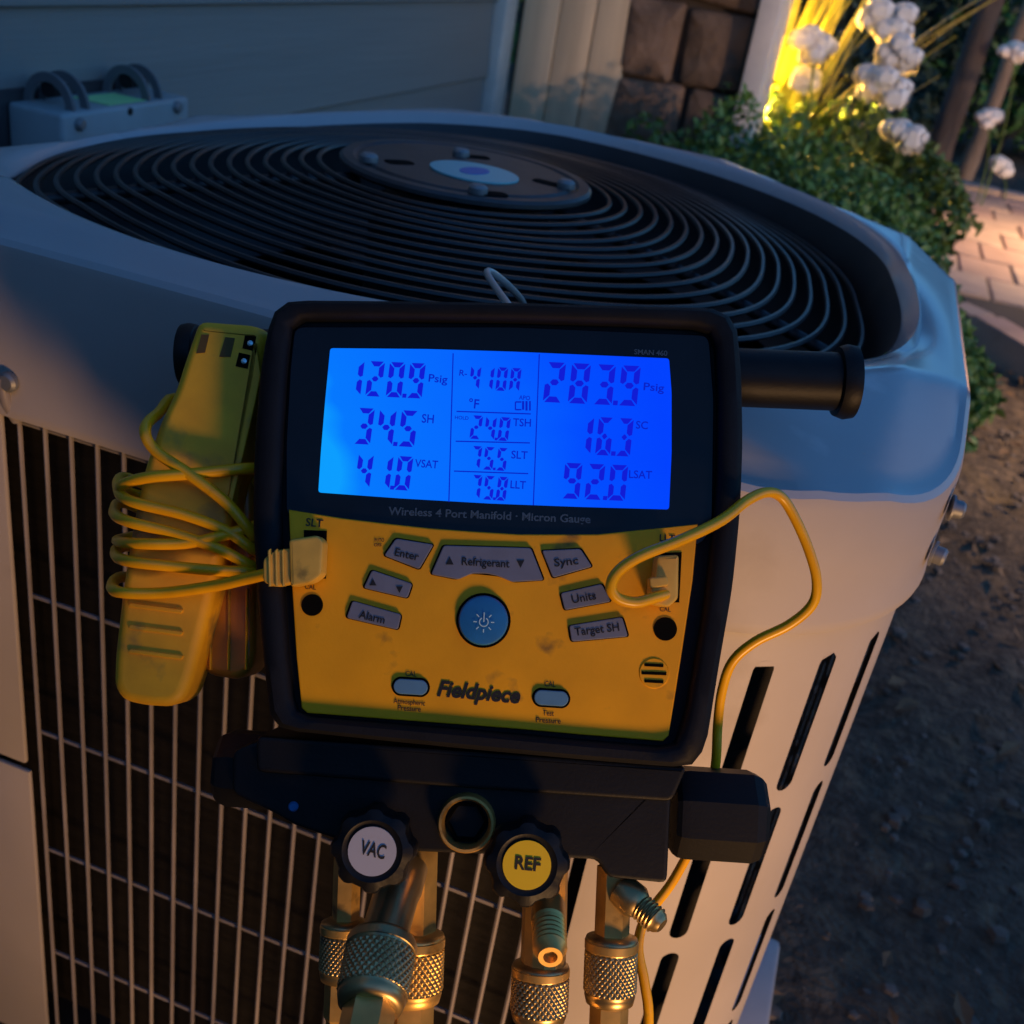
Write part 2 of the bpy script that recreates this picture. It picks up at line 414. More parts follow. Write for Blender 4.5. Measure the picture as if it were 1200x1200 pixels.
    for px, slot in (((432, 187), (468, 190)), ((540, 181), (558, 184)), ((560, 224), (577, 227)), ((663, 218), (641, 214))):
        p = hit(px, 2, ZT+.006); lathe('bolt', [(.0072, 0), (.0075, .001), (.0072, .0045), (.005, .0065), (0, .007)], (p[0], p[1], ZT+.0045), (0, 0, 1), BOLT, hub, 12)
        s = hit(slot, 2, ZT+.005); d = np.array([s[0]-p[0], s[1]-p[1]]); L = max(np.linalg.norm(d), .02); d /= np.linalg.norm(d)
        nrm = np.array([-d[1], d[0]]); c0, c1 = s[:2]-d*.012, s[:2]+d*.012
        pts = rounded([c0+nrm*.007, c0-nrm*.007, c1-nrm*.007, c1+nrm*.007], .006, 4)
        o = prism('mounting_slot', pts, 0, .0006, HOLE, hub); o.location = (0, 0, ZT+.0047)
    ec = hit((556, 201), 2, ZT+.006)
    def oval(c, a, b, rot, n_=40): 
        return [(c[0]+a*math.cos(t)*math.cos(rot)-b*math.sin(t)*math.sin(rot), c[1]+a*math.cos(t)*math.sin(rot)+b*math.sin(t)*math.cos(rot)) for t in np.linspace(0, 2*math.pi, n_, endpoint=False)]
    o = prism('emblem', oval(ec, .036, .034, 0), 0, .0014, EMB, hub, .0004); o.location = (0, 0, ZT+.005)
    o2 = prism('emblem_mark', oval(ec, .010, .016, -.2), 0, .0004, EMB2, o); o2.location = (0, 0, .0014)
    # ---- fan and motor below the guard
    lathe('fan_motor', [(0, 0), (.075, 0), (.075, -.12), (0, -.12)], (0, 0, ZT-.03), (0, 0, 1), DARK, U, 32)
    for k in range(3):
        bm = bmesh.new(); g = []
        for i, r in enumerate(np.linspace(.06, .295, 6)):
            g.append([bm.verts.new((r*math.cos(a), r*math.sin(a), ZT-.155+.05*(q-.5)+.01*i/5)) for q, a in ((s, 2*math.pi*k/3+.9*(s-.5)) for s in np.linspace(0, 1, 7))])
        for i in range(5):
            for j in range(6): bm.faces.new([g[i][j], g[i+1][j], g[i+1][j+1], g[i][j+1]])
        from_bm('fan_blade', bm, mat('fan blade', (.012, .013, .015), .5), U, smooth=True)
    # ---- coil wrapped inside the cabinet
    def path_pt(s, ax, ay, rc):
        """point at arc length s from the middle of the front, going right, round the front right corner"""
        L1 = ax-rc
        if s < L1: return (s, -ay, 0.)
        s -= L1; A = rc*math.pi/2
        if s < A: a = s/rc; return (ax-rc+rc*math.sin(a), -(ay-rc)-rc*math.cos(a), a)
        s -= A; return (ax, -(ay-rc)+s, math.pi/2)
    def sheet(name, s0, s1, ns, z0, z1, m, ax=AX, ay=AY, rc=RC):
        pts = [path_pt(s, ax, ay, rc) for s in np.linspace(s0, s1, ns)]
        v = [(p[0], p[1], z) for z in (z0, z1) for p in pts]; f = [(i, i+1, ns+i+1, ns+i) for i in range(ns-1)]
        return v, f
    # coil as ring wall
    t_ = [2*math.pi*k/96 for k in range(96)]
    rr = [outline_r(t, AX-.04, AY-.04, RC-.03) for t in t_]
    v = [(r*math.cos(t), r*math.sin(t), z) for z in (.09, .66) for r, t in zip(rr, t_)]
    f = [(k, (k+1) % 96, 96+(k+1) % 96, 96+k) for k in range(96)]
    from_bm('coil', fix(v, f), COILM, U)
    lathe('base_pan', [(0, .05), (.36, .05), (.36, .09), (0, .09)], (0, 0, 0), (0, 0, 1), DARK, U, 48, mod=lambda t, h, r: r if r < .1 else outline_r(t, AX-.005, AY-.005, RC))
    # ---- slotted corner panel
    PAX, PAY = AX-.006, AY-.006; PRC = RC-.004
    L1 = PAX-PRC
    cols = [L1+PRC*math.radians(a) for a in (32.2, 49., 66.5, 84.)]
    s_ = L1+PRC*math.pi/2+.045
    while s_ < L1+PRC*math.pi/2+.5: cols.append(s_); s_ += .0445
    HW = .0062
    srows = []
    zt = .642
    while zt > .12: srows.append((zt, zt-.100)); zt -= .1135
    ZB, ZTOP = .075, .672
    bm = bmesh.new()
    def V(s, z, inset=0):
        x, y, a = path_pt(s, PAX, PAY, PRC); return bm.verts.new((x-inset*math.sin(a), y+inset*math.cos(a), z))
    def strip(sa, sb, z0, z1, n_):
        g = [[V(s, z) for s in np.linspace(sa, sb, n_+1)] for z in (z0, z1)]
        for i in range(n_): bm.faces.new([g[0][i], g[0][i+1], g[1][i+1], g[1][i]])
    s0 = .262; edges = [s0]+[q for c in cols for q in (c-HW, c+HW)]+[L1+PRC*math.pi/2+.56]
    for i in range(0, len(edges), 2): strip(edges[i], edges[i+1], ZB, ZTOP, max(2, int((edges[i+1]-edges[i])/.0035)))
    NA = 8
    for c in cols:
        bounds = [ZTOP]+[z for r in srows for z in r]+[ZB]
        for i in range(0, len(bounds), 2):
            hi, lo = bounds[i], bounds[i+1]
            top_arc = i > 0; bot_arc = i+2 < len(bounds)
            pts = []
            # upper side of this bridge = bottom of slot above
            if top_arc: pts += [(c-HW*math.cos(a), hi+HW-HW*math.sin(a)) for a in np.linspace(0, math.pi, NA+1)]
            else: pts += [(c-HW, hi), (c+HW, hi)]
            if bot_arc: pts += [(c+HW*math.cos(a), lo-HW+HW*math.sin(a)) for a in np.linspace(0, math.pi, NA+1)]
            else: pts += [(c+HW, lo), (c-HW, lo)]
            bm.faces.new([V(s, z) for s, z in pts])
    bmesh.ops.triangulate(bm, faces=[q for q in bm.faces if len(q.verts) > 4])
    bmesh.ops.remove_doubles(bm, verts=bm.verts, dist=2e-5)
    def nrm(co):                                # true outward normal of the bent sheet
        dx, dy = co.x-(PAX-PRC), co.y+(PAY-PRC)
        if dx <= 0: return Vector((0, -1, 0))
        if dy >= 0: return Vector((1, 0, 0))
        return Vector((dx, dy, 0)).normalized()
    bm.normal_update()
    for q in bm.faces:
        if q.normal.dot(nrm(q.calc_center_median())) < 0: q.normal_flip()
    me = bpy.data.meshes.new('corner_panel'); bm.to_mesh(me); bm.free(); me.shade_smooth()
    me.normals_split_custom_set_from_vertices([nrm(q.co) for q in me.vertices])
    cp = link('corner_panel', me, PAINT, U)
    # ---- wire guard on the front
    YW = -.372
    for k in range(22):
        x = -.1285+.01815*k
        tube('guard_wire', [(x+.0004*math.sin(k*2.1), YW, .10), (x, YW, .38), (x, YW, .6625)], .0015, WIREM, U, 6)
    for z in (.656, .531, .4165, .303, .19):
        tube('guard_cross_wire', [(-.131, YW+.004, z), (.10, YW+.004, z), (.262, YW+.004, z)], .0016, WIREM, U, 6)
    # ---- left post panels
    prism_y = lambda name, x0, x1, z0, z1, m: box(name, (x0, -.3755, z0), (x1, -.3715, z1), m, U, .0015)
    prism_y('post_panel', -.32, -.139, .388, .667, PAINT)
    prism_y('service_panel', -.32, -.1365, .08, .381, PAINT)
    lathe('screw', [(0, 0), (.0062, 0), (.0062, .003), (.0045, .0045), (0, .005)], (-.125, -.381, .688), (0, -1, 0), BOLT, U, 12)
    tube('wire_tab', [(-.1285, -.374, .660), (-.129, -.381, .674), (-.129, -.383, .690)], .0034, WIREM, U, 8, sub=3)
    for px, nrm in (((1093, 656), (.97, -.25, 0)), ((1115, 617), (1, .05, 0))):
        p = None
        for a in (math.radians(73),):
            pass
        x_ = .398
        p = hit(px, 0, .397)
        lathe('screw', [(0, 0), (.0075, 0), (.0075, .0012), (.0052, .0014), (.0052, .006), (.004, .0075), (0, .0075)], (p[0], max(p[1], -.27), p[2]), nrm, BOLT, U, 12)
    # ---- other sides
    for x0, y0, x1, y1 in ((-.392, -.23, -.392, .23), (-.25, .372, .25, .372), (.392, .30, .392, .24)):
        pass
    box('rear_panel', (-.26, .350, .08), (.30, .372, .667), PAINT, U, .002)
    box('left_panel', (-.394, -.25, .08), (-.372, .25, .667), PAINT, U, .002)
    b = box('riser_block', (.30, -.16, -.01), (.45, .06, .05), CONC, None, .006)
    tag(b, 'white plastic riser block on the soil under the condenser corner', 'block')
    pad = box('equipment_pad', (-.36, -.34, -.02), (.29, .36, .05), mat('grey pad', (.3, .3, .3), .8, var=.1), None, .01)
    tag(pad, 'grey equipment pad under the condenser', 'pad')
    return U
build_unit()

# ================================================================== DISCONNECT BOX ON THE WALL
def disconnect():
    B = empty('disconnect_box', (-.68, .39, .66))
    tag(B, 'small grey electrical disconnect box with two conduit straps and green sticker on wall', 'electrical box')
    # local: x out of the wall, y along it
    ox = -.68
    y0, y1 = .262-.39, .525-.39; zt = .686-.66
    box('body', (.002, y0, -.28), (.080, y1, zt), BOXM, B, .006, 3)
    box('back_plate', (-.012, y0-.02, -.30), (.0015, y1+.02, zt+.012), mat('box backing', (.03, .03, .035), .6), B, .002)
    for (px) in ((95, 146), (209, 126)):
        p = hit(px, 0, -.597)
        s = lathe('screw', [(0, 0), (.008, 0), (.008, .004), (.006, .007), (0, .0075)], (.0795, p[1]-.39, p[2]-.66), (1, 0, 0), BOLT, B, 12)
    p = hit((154, 131), 0, -.598)
    lathe('knockout', [(0, 0), (.005, 0), (.005, .001), (0, .001)], (.080, p[1]-.39, p[2]-.66), (1, 0, 0), DARK, B, 12)
    prism('sticker', [(.020, -.035), (.072, -.030), (.074, .045), (.024, .045)], zt+.0006, zt+.0012, STK, B)
    for yc in (-.085, .065):
        for dy in (-.0135, .0135):
            pts = [(.012+.03-.030*math.cos(a)*1.0, .038*math.sin(a)) for a in np.linspace(0, math.pi, 15)]
            outer = [(.045-.036*math.cos(a), .040*math.sin(a)) for a in np.linspace(0, math.pi, 17)]
            inner = [(.045-.025*math.cos(a), .029*math.sin(a)) for a in np.linspace(math.pi, 0, 17)]
            bm = bmesh.new(); P = [(p[0]-.006, p[1]+zt-.002) for p in outer+inner]
            a_ = [bm.verts.new((p[0], yc+dy-.0025, p[1])) for p in P]; b_ = [bm.verts.new((p[0], yc+dy+.0025, p[1])) for p in P]
            N = len(P)
            for i in range(N): bm.faces.new([a_[i], a_[(i+1) % N], b_[(i+1) % N], b_[i]])
            n2 = N//2
            for i in range(n2-1):
                bm.faces.new([a_[i], a_[i+1], a_[N-2-i], a_[N-1-i]]); bm.faces.new([b_[i], b_[i+1], b_[N-2-i], b_[N-1-i]])
            from_bm('strap', bm, mat('dark strap', (.14, .15, .16), .5), B)
        lathe('conduit_hub', [(0, -.012), (.010, -.012), (.010, .012), (0, .012)], (.036, yc, zt+.018), (0, 1, 0), DARK, B, 20)
disconnect()

# ================================================================== MANIFOLD GAUGE (local frame u right, v up, w towards the viewer)
DEP = .46
tilt, roll = math.radians(5), math.radians(2.4)
n_c = np.array([0, -math.sin(tilt), -math.cos(tilt)]); u_c = np.array([math.cos(roll), math.sin(roll), 0]); u_c -= n_c*(u_c@n_c); u_c /= np.linalg.norm(u_c)
v_c = np.cross(n_c, u_c)
MU, MV, MN = M@u_c, M@v_c, M@n_c
MO = CAM+ray(590, 620)/F*DEP
MMW = Matrix.Identity(4)
for i in range(3): MMW[i][0], MMW[i][1], MMW[i][2], MMW[i][3] = MU[i], MV[i], MN[i], MO[i]
def P(px, py, w=0.):
    r = ray(px, py); o = MO+MN*w; t = ((o-CAM)@MN)/(r@MN); q = CAM+r*t-MO
    return np.array([q@MU, q@MV, w])
def PP(pts, w=0.): return [P(x, y, w)[:2] for x, y in pts]
def L(px): return px*DEP/F                        # pixel length on the face
def mf(name):
    e = empty(name); e.matrix_world = MMW; return e

def text_mesh(s, bold=0.):
    cu = bpy.data.curves.new('t', 'FONT'); cu.body = s; cu.size = 1; cu.offset = bold; cu.resolution_u = 3
    ob = bpy.data.objects.new('t', cu); COL.objects.link(ob)
    bpy.context.view_layer.update()
    me = bpy.data.meshes.new_from_object(ob.evaluated_get(bpy.context.evaluated_depsgraph_get()))
    bpy.data.objects.remove(ob); bpy.data.curves.remove(cu); return me
def text(s, a, b, hpx, w, m, parent, bold=.0, skew=0., name='lettering'):
    """baseline from photo pixel a to b, capital height hpx"""
    me = text_mesh(s, bold); co = np.array([q.co[:] for q in me.vertices]); x0, x1 = co[:, 0].min(), co[:, 0].max()
    A, Bp = P(*a, w), P(*b, w); d = Bp-A; ln = np.linalg.norm(d); d /= ln; up = np.array([-d[1], d[0], 0])
    cap = .69; k = ln/(x1-x0)
    for q in me.vertices:
        x, y = (q.co[0]-x0)*k, q.co[1]/cap*L(hpx)
        q.co = Vector(A+d*(x+skew*y)+up*y)
    me.name = name
    return link(name, me, m, parent)
SEGS = {'0': 'abcdef', '1': 'bc', '2': 'abged', '3': 'abgcd', '4': 'fgbc', '5': 'afgcd', '6': 'afgedc', '7': 'abc', '8': 'abcdefg', '9': 'abcdfg', 'A': 'abcefg'}
def seven(s, x0, x1, yb0, yb1, hpx, w, parent, th=.145, narrow=True):
    A, Bp = P(x0, yb0, w), P(x1, yb1, w); d = Bp-A; ln = np.linalg.norm(d); d /= ln; up = np.array([-d[1], d[0], 0]); H = L(hpx)
    ch = [c for c in s if c != '.']; gap = .32; nw = len(ch); cw = ln/(nw+gap*(nw-1)); v = []; f = []
    t = th*H; g = .035*H; k = .07
    def poly(pts, x):
        i0 = len(v)
        for px, py in pts: v.append(A+d*(x+px+k*py)+up*py)
        f.append(tuple(range(i0, i0+len(pts))))
    i = -1
    for c in s:
        if c == '.':
            x = i*cw*(1+gap)+cw+cw*.06; r = t*.8; poly([(0, 0), (r, 0), (r, r), (0, r)], x); continue
        i += 1; x = i*cw*(1+gap); W = cw; h2 = H/2
        for sg in SEGS[c]:
            if sg == 'a': q = [(g, H), (W-g, H), (W-t, H-t), (t, H-t)]
            if sg == 'd': q = [(g, 0), (t, t), (W-t, t), (W-g, 0)]
            if sg == 'g': q = [(t*.6+g, h2), (t+g, h2+t/2), (W-t-g, h2+t/2), (W-t*.6-g, h2), (W-t-g, h2-t/2), (t+g, h2-t/2)]
            if sg == 'f': q = [(0, H-g), (t, H-t-g), (t, h2+t/2+g), (t/2, h2+g), (0, h2+g*2)]
            if sg == 'e': q = [(0, g), (0, h2-g*2), (t/2, h2-g), (t, h2-t/2-g), (t, t+g)]
            if sg == 'b': q = [(W, H-g), (W, h2+g*2), (W-t/2, h2+g), (W-t, h2+t/2+g), (W-t, H-t-g)]
            if sg == 'c': q = [(W, g), (W-t, t+g), (W-t, h2-t/2-g), (W-t/2, h2-g), (W, h2-g*2)]
            poly(q, x)
    return mesh('reading', v, f, SEG, parent)
def resample(pts, c, n_=120):
    """star-shaped loop resampled by angle about c"""
    out = []
    Q = [np.array(p)-c for p in pts]; N = len(Q)
    for k in range(n_):
        a = 2*math.pi*k/n_; d = np.array([math.cos(a), math.sin(a)]); best = None
        for i in range(N):
            p, e = Q[i], Q[(i+1) % N]-Q[i]; den = d[0]*-e[1]+d[1]*e[0]
            if abs(den) < 1e-12: continue
            t = (p[0]*-e[1]+p[1]*e[0])/den; s = (d[0]*p[1]-d[1]*p[0])/den
            if t > 0 and -1e-6 <= s <= 1+1e-6: best = t if best is None else max(best, t)
        out.append(c+d*best)
    return np.array(out)

def manifold():
    G = mf('manifold_gauge')
    tag(G, 'black and yellow digital manifold gauge with lit blue screen hanging on the condenser', 'manifold gauge')
    # ---- boot
    out_px = [(338, 353), (460, 354), (600, 356), (740, 360), (838, 362), (862, 376), (868, 430), (870, 520), (867, 600), (858, 690), (843, 775), (828, 870), (815, 897), (790, 899), (680, 890), (560, 879), (440, 867), (335, 856), (318, 846), (311, 790), (303, 700), (297, 610), (299, 520), (307, 425), (319, 368)]
    in_px = [(352, 378), (460, 378), (600, 380), (740, 384), (826, 388), (836, 400), (839, 470), (838, 560), (834, 620), (822, 720), (803, 830), (790, 872), (775, 874), (680, 866), (560, 855), (440, 845), (358, 838), (347, 830), (340, 770), (334, 680), (331, 600), (333, 520), (338, 440), (344, 386)]
    c = P(582, 620)[:2]
    o0 = resample(rounded(PP(out_px), .010), c); i0 = resample(rounded(PP(in_px), .004), c)
    loops = [(o0, .93, 0, -.055), (o0, .985, 0, -.050), (o0, 1, 0, -.035), (o0, 1, 0, -.002), (o0, .995, 0, .003), (o0, .985, .0, .0062)]
    v = []; f = []; NN = 120
    def addl(arr, w):
        i = len(v); v.extend([(p[0], p[1], w) for p in arr]); return i
    idx = []
    for arr, s, _, w_ in loops: idx.append(addl(c+(arr-c)*s, w_))
    for q, w_ in ((.35, .0085), (.75, .0085), (.95, .0068), (1., .0045), (1., .0)):
        idx.append(addl(o0*(1-q)+i0*q, w_))
    for a, b in zip(idx, idx[1:]):
        for k in range(NN): f.append((a+k, a+(k+1) % NN, b+(k+1) % NN, b+k))
    f.append(tuple(range(NN))[::-1]); f.append(tuple(idx[-1]+k for k in range(NN)))
    boot = from_bm('rubber_boot', fix(v, f), RUB, G, angle=45)
    prism('window_lens', rounded(PP([(346, 384), (600, 384), (830, 394), (836, 470), (834, 618), (820, 640), (600, 640), (400, 622), (336, 606), (336, 520), (341, 430)]), .004, 4), .0004, .0022, LENS, G, .0006)
    # ---- yellow faceplate
    YW_ = .0040
    ytop = [(338, 597), (400, 607), (450, 613), (505, 619), (560, 623), (610, 626), (700, 626), (760, 620), (818, 614)]
    plate = prism('faceplate', PP(ytop+[(812, 680), (800, 760), (784, 862), (777, 869), (690, 862), (600, 854), (480, 845), (360, 836), (353, 830), (347, 770), (342, 690)], YW_), .0004, YW_, YEL, G, .0009)
    # ---- screen
    SW = .0026
    scr = prism('screen', rounded(PP([(387, 408), (500, 409), (600, 412), (784, 420), (787, 460), (787, 530), (784, 597), (680, 594), (575, 590), (470, 584), (373, 577), (376, 530), (381, 470)], SW), .0012, 3), .0005, SW, LCD, G)
    W1 = SW+.0004
    seven('120.9', 404, 494, 463, 467, 42, W1, scr)
    seven('34.5', 414, 485, 520, 524, 43, W1, scr)
    seven('41.0', 415, 479, 571, 575, 40, W1, scr)
    seven('410A', 549, 608, 456, 459, 28, W1, scr)
    seven('24.0', 550, 595, 514, 517, 28, W1, scr)
    seven('75.5', 550, 592, 549, 552, 27, W1, scr)
    seven('75.8', 550, 592, 584, 587, 28, W1, scr)
    seven('283.9', 636, 746, 471, 476, 48, W1, scr)
    seven('16.3', 674, 738, 532, 535, 45, W1, scr)
    seven('92.0', 658, 732, 584, 587, 42, W1, scr)
    for s, a, b, h_ in (('Psig', (502, 447), (524, 449), 9), ('SH', (494, 495), (508, 496), 10), ('VSAT', (486, 547), (513, 549), 9),
                        ('Psig', (754, 457), (778, 459), 9), ('SC', (745, 502), (759, 503), 9), ('LSAT', (737, 560), (764, 561), 9),
                        ('TSH', (601, 499), (622, 500), 9), ('SLT', (599, 537), (618, 538), 9), ('LLT', (598, 572), (616, 573), 9),
                        ('R-', (538, 440), (547, 441), 7), ('°F', (549, 478), (561, 479), 11), ('APO', (608, 468), (621, 469), 5), ('HOLD', (533, 491), (549, 492), 4)):
        text(s, a, b, h_, W1, SEGT, scr, bold=.012, name='legend')
    def bar(a, b, wpx, w_, m, parent, name):
        A, B = P(*a, w_)[:2], P(*b, w_)[:2]; d = (B-A)/np.linalg.norm(B-A); q = np.array([-d[1], d[0]])*L(wpx)/2
        return prism(name, [A-q, B-q, B+q, A+q], w_-.0003, w_, m, parent)
    for a, b in (((531, 414), (526, 588)), ((632, 415), (625, 592)), ((535, 482), (622, 485)), ((534, 517), (621, 519)), ((532, 552), (619, 555))):
        bar(a, b, 1.3, W1, SEGT, scr, 'divider_line')
    for a, b, t_ in (((604, 471), (604, 480), 1.5), ((604, 471), (611, 471), 1.5), ((604, 480), (611, 480), 1.5), ((613, 470), (613, 480), 2.5), ((617, 470), (617, 481), 2.5), ((621, 470), (621, 481), 2)):
        bar(a, b, t_, W1, SEGT, scr, 'battery_mark')
    text('Wireless 4 Port Manifold · Micron Gauge', (455, 603), (692, 613), 9, .0026, INKB, G, bold=.02)
    text('SMAN 460', (743, 415), (782, 417), 6, .0026, INKB, G, bold=.02)
    # ---- buttons
    BW = YW_+.0016
    def button(name, pts, m=BTN, r=.0012):
        prism('button_well', rounded(grow(PP(pts, YW_+.0003), L(2.0)), r*1.3), YW_-.001, YW_+.0004, HOLE, G)
        return prism(name, rounded(PP(pts, BW), r), YW_, BW, m, G, .0005)
    def grow(pts, d):
        c_ = np.mean(pts, 0); return [p+(p-c_)/np.linalg.norm(p-c_)*d for p in pts]
    TW = BW+.0003
    b = button('button', [(464, 631), (508, 638), (491, 667), (450, 651)]); text('Enter', (462, 651), (490, 657), 9, TW, INK, b, .015)
    b = button('button', [(436, 668), (483, 684), (477, 701), (426, 689)])
    def tri(cx, cy, s, up, parent):
        q = [(cx-s, cy+s), (cx+s, cy+s), (cx, cy-s)] if up else [(cx-s, cy-s), (cx+s, cy-s), (cx, cy+s)]
        prism('arrow_mark', PP(q, TW), TW-.0002, TW, INK, parent)
    tri(437, 682, 4, True, b); tri(468, 691, 4, False, b)
    b = button('button', [(413, 704), (470, 720), (466, 738), (406, 724)]); text('Alarm', (420, 724), (450, 731), 9, TW, INK, b, .015)
    b = button('button', [(520, 639), (622, 642), (637, 680), (600, 682), (584, 675), (570, 672), (553, 672), (537, 679), (505, 673)])
    text('Refrigerant', (541, 662), (597, 665), 9, TW, INK, b, .015); tri(527, 657, 4.5, True, b); tri(610, 661, 4.5, False, b)
    b = button('button', [(635, 645), (680, 643), (694, 664), (648, 677)]); text('Sync', (650, 664), (678, 661), 9, TW, INK, b, .015)
    b = button('button', [(657, 695), (705, 684), (716, 705), (662, 715)]); text('Units', (671, 707), (699, 702), 9, TW, INK, b, .015)
    b = button('button', [(667, 733), (729, 723), (736, 746), (670, 752)]); text('Target SH', (674, 745), (726, 739), 9, TW, INK, b, .015)
    pc = P(566.5, 727, YW_)
    lathe('button_well', [(0, 0), (L(31.5), 0), (L(31.5), .0006), (0, .0006)], pc, (0, 0, 1), HOLE, G, 40)
    pb = lathe('power_button', [(L(28.5), 0), (L(28.5), .0016), (L(27), .0024), (L(20), .0029), (0, .0030)], pc, (0, 0, 1), BTNB, G, 40)
    ic = P(567, 729, YW_+.0036)
    v = []; f = []
    for k in range(8):
        if k == 2: continue
        a = math.pi/4*k; d = np.array([math.cos(a), math.sin(a), 0]); q = np.array([-d[1], d[0], 0])*L(.6)
        i_ = len(v); v += [ic+d*L(8)-q, ic+d*L(12)-q, ic+d*L(12)+q, ic+d*L(8)+q]; f.append((i_, i_+1, i_+2, i_+3))
    for k in range(14):
        a0, a1 = [math.radians(60+(420-120+0)*(-1)*t/14) for t in (k, k+1)]
        p_ = lambda a, r: ic+np.array([math.cos(a), math.sin(a), 0])*L(r)
        i_ = len(v); v += [p_(a0, 4.4), p_(a1, 4.4), p_(a1, 5.6), p_(a0, 5.6)]; f.append((i_, i_+1, i_+2, i_+3))
    i_ = len(v); v += [ic+np.array([x*L(1), y*L(1), 0]) for x, y in ((-.6, 0), (.6, 0), (.6, 11), (-.6, 11))]; f.append((i_, i_+1, i_+2, i_+3))
    mesh('power_mark', v, f, INKW, pb)
    for cx, cy in ((482.5, 804), (645.5, 817)):
        o_ = P(cx, cy)[:2]; d = P(cx+10, cy+.7)[:2]-o_; d /= np.linalg.norm(d); q = np.array([-d[1], d[0]])
        def pill(a, h_): return [o_+d*(L(a-h_)*(1 if math.cos(t) >= 0 else -1)+L(h_)*math.cos(t))+q*L(h_)*math.sin(t) for t in np.linspace(0, 2*math.pi, 32, endpoint=False)]
        prism('button_well', pill(22, 11), YW_-.001, YW_+.0004, HOLE, G); prism('calibration_button', pill(19.5, 8.6), YW_, BW, CALB, G, .0005)
    TY = YW_+.0003
    for s, a, b2, h_, bd in (('SLT', (358, 616), (378, 618), 9, .015), ('CAL', (357, 690), (370, 691), 5, .01), ('CAL', (773, 716), (786, 717), 5, .01), ('LLT', (773, 634), (791, 635), 8, .015),
                             ('CAL', (475, 792), (488, 793), 6, .01), ('CAL', (638, 804), (651, 805), 6, .01), ('Atmospheric', (461, 824), (498, 827), 6, .01), ('Pressure', (466, 832), (493, 834), 6, .01),
                             ('Test', (636, 838), (649, 839), 6, .01), ('Pressure', (628, 846), (657, 848), 6, .01), ('AUTO', (438, 634), (450, 635), 4, .01), ('OFF', (438, 640), (447, 641), 4, .01)):
        text(s, a, b2, h_, TY, INK, plate, bd)
    text('Fieldpiece', (512, 815), (608, 824), 17, TY, INK, plate, .035, skew=.22)
    # ---- sockets
    for cx, cy, r in ((366, 709, 12.5), (779.5, 737, 13.5)):
        lathe('jack_hole', [(0, 0), (L(r), 0), (L(r), .0005), (0, .0005)], P(cx, cy, YW_), (0, 0, 1), HOLE, plate, 32)
    for pts in ([(356, 621), (383, 622), (382, 678), (357, 678)], [(768, 648), (799, 647), (796, 706), (767, 706)]):
        prism('probe_socket', PP(pts, YW_+.0004), YW_-.001, YW_+.0004, HOLE, plate)
    sp = P(766.5, 789, YW_)
    lathe('speaker_dimple', [(0, 0), (L(17.5), 0), (L(16.5), .0005), (0, .0004)], sp, (0, 0, 1), YEL, plate, 32)
    for dy, hw in ((-9.5, 11), (0, 14.5), (9.5, 11)):
        bar((766.5-hw, 789+dy-.6), (766.5+hw, 789+dy+.6), 3.6, YW_+.0008, HOLE, plate, 'speaker_slot')
    # ---- hanger rod with end flanges, hook
    a, b = P(214, 416, -.046), P(1000, 448, -.046)
    ax = b-a; Lr = np.linalg.norm(ax)
    lathe('hanger_rod', [(0, 0), (L(40), 0), (L(42), .003), (L(40), .007), (L(38), .0075), (L(38), Lr-.0085), (L(45), -.008+Lr), (L(49), Lr-.004), (L(47), Lr), (0, Lr+.001)], a, ax, BLKM, G, 32)
    hk = [(604, 400, -.045), (601, 372, -.050), (596, 358, -.054), (583, 340, -.066), (571, 321, -.078), (576, 319, -.085), (594, 333, -.105), (610, 350, -.135), (616, 362, -.15)]
    tube('hook', [P(x, y, w_) for x, y, w_ in hk], .0019, STEEL, G, 8, sub=5)
    # ---- valve block
    blk = prism('valve_block', rounded(PP([(300, 868), (420, 872), (560, 880), (800, 898), (788, 910), (782, 1036), (712, 1029), (700, 1008), (600, 1003), (470, 998), (395, 985), (345, 968), (318, 952), (290, 940), (272, 930), (272, 880)], -.014), .003, 3), -.058, -.014, BLKM, G, .002, back=True)
    prism('block_ledge', rounded(PP([(300, 862), (560, 880), (806, 899), (788, 940), (560, 925), (300, 905)], -.008), .003, 3), -.050, -.008, BLKM, G, .002)
    def oct_handle(xa, xb, ya, yb, rp, w_):
        A, B = P(xa, ya, w_), P(xb, yb, w_); ln = np.linalg.norm(B-A); R_ = L(rp)
        lathe('side_valve_handle', [(0, 0), (R_*.9, 0), (R_*.97, .002), (R_, .006), (R_, ln-.006), (R_*.92, ln-.002), (R_*.80, ln), (0, ln)], A, B-A, BLKM, G, 8, angle=20, start=math.pi/8)
    oct_handle(787, 893, 950, 957, 57, -.034); oct_handle(335, 257, 904, 898, 48, -.034)
    lathe('indicator_stud', [(0, 0), (L(6), 0), (L(6), .001), (L(4), .002), (0, .002)], P(344, 945, -.014), (0, 0, 1), BTNB, G, 16)
    def lobed(nl, amt):
        return lambda t, h, r: r*(1+amt*max(-1, min(1, 1.6*math.cos(nl*t))))
    for cx, cy, s, lab in ((436, 998, 'VAC', LABW), (617.5, 1014, 'REF', LABY)):
        o_ = P(cx, cy, .012); o_[2] = 0
        kn = lathe('valve_knob', [(L(20), -.020), (L(20), -.004), (L(43), -.003), (L(46), -.001), (L(46), .008), (L(43), .0105), (L(34), .0118), (L(31), .0112), (0, .0112)], o_, (0, 0, 1), BLKM, G, 72,
                   mod=lambda t, h, r: r*(1+(.055*max(-1, min(1, 1.8*math.cos(8*t))) if r > L(40) else 0)), angle=30)
        ld = lathe('knob_label', [(L(27), .0112), (L(27), .0118), (0, .0118)], o_, (0, 0, 1), lab, kn, 40)
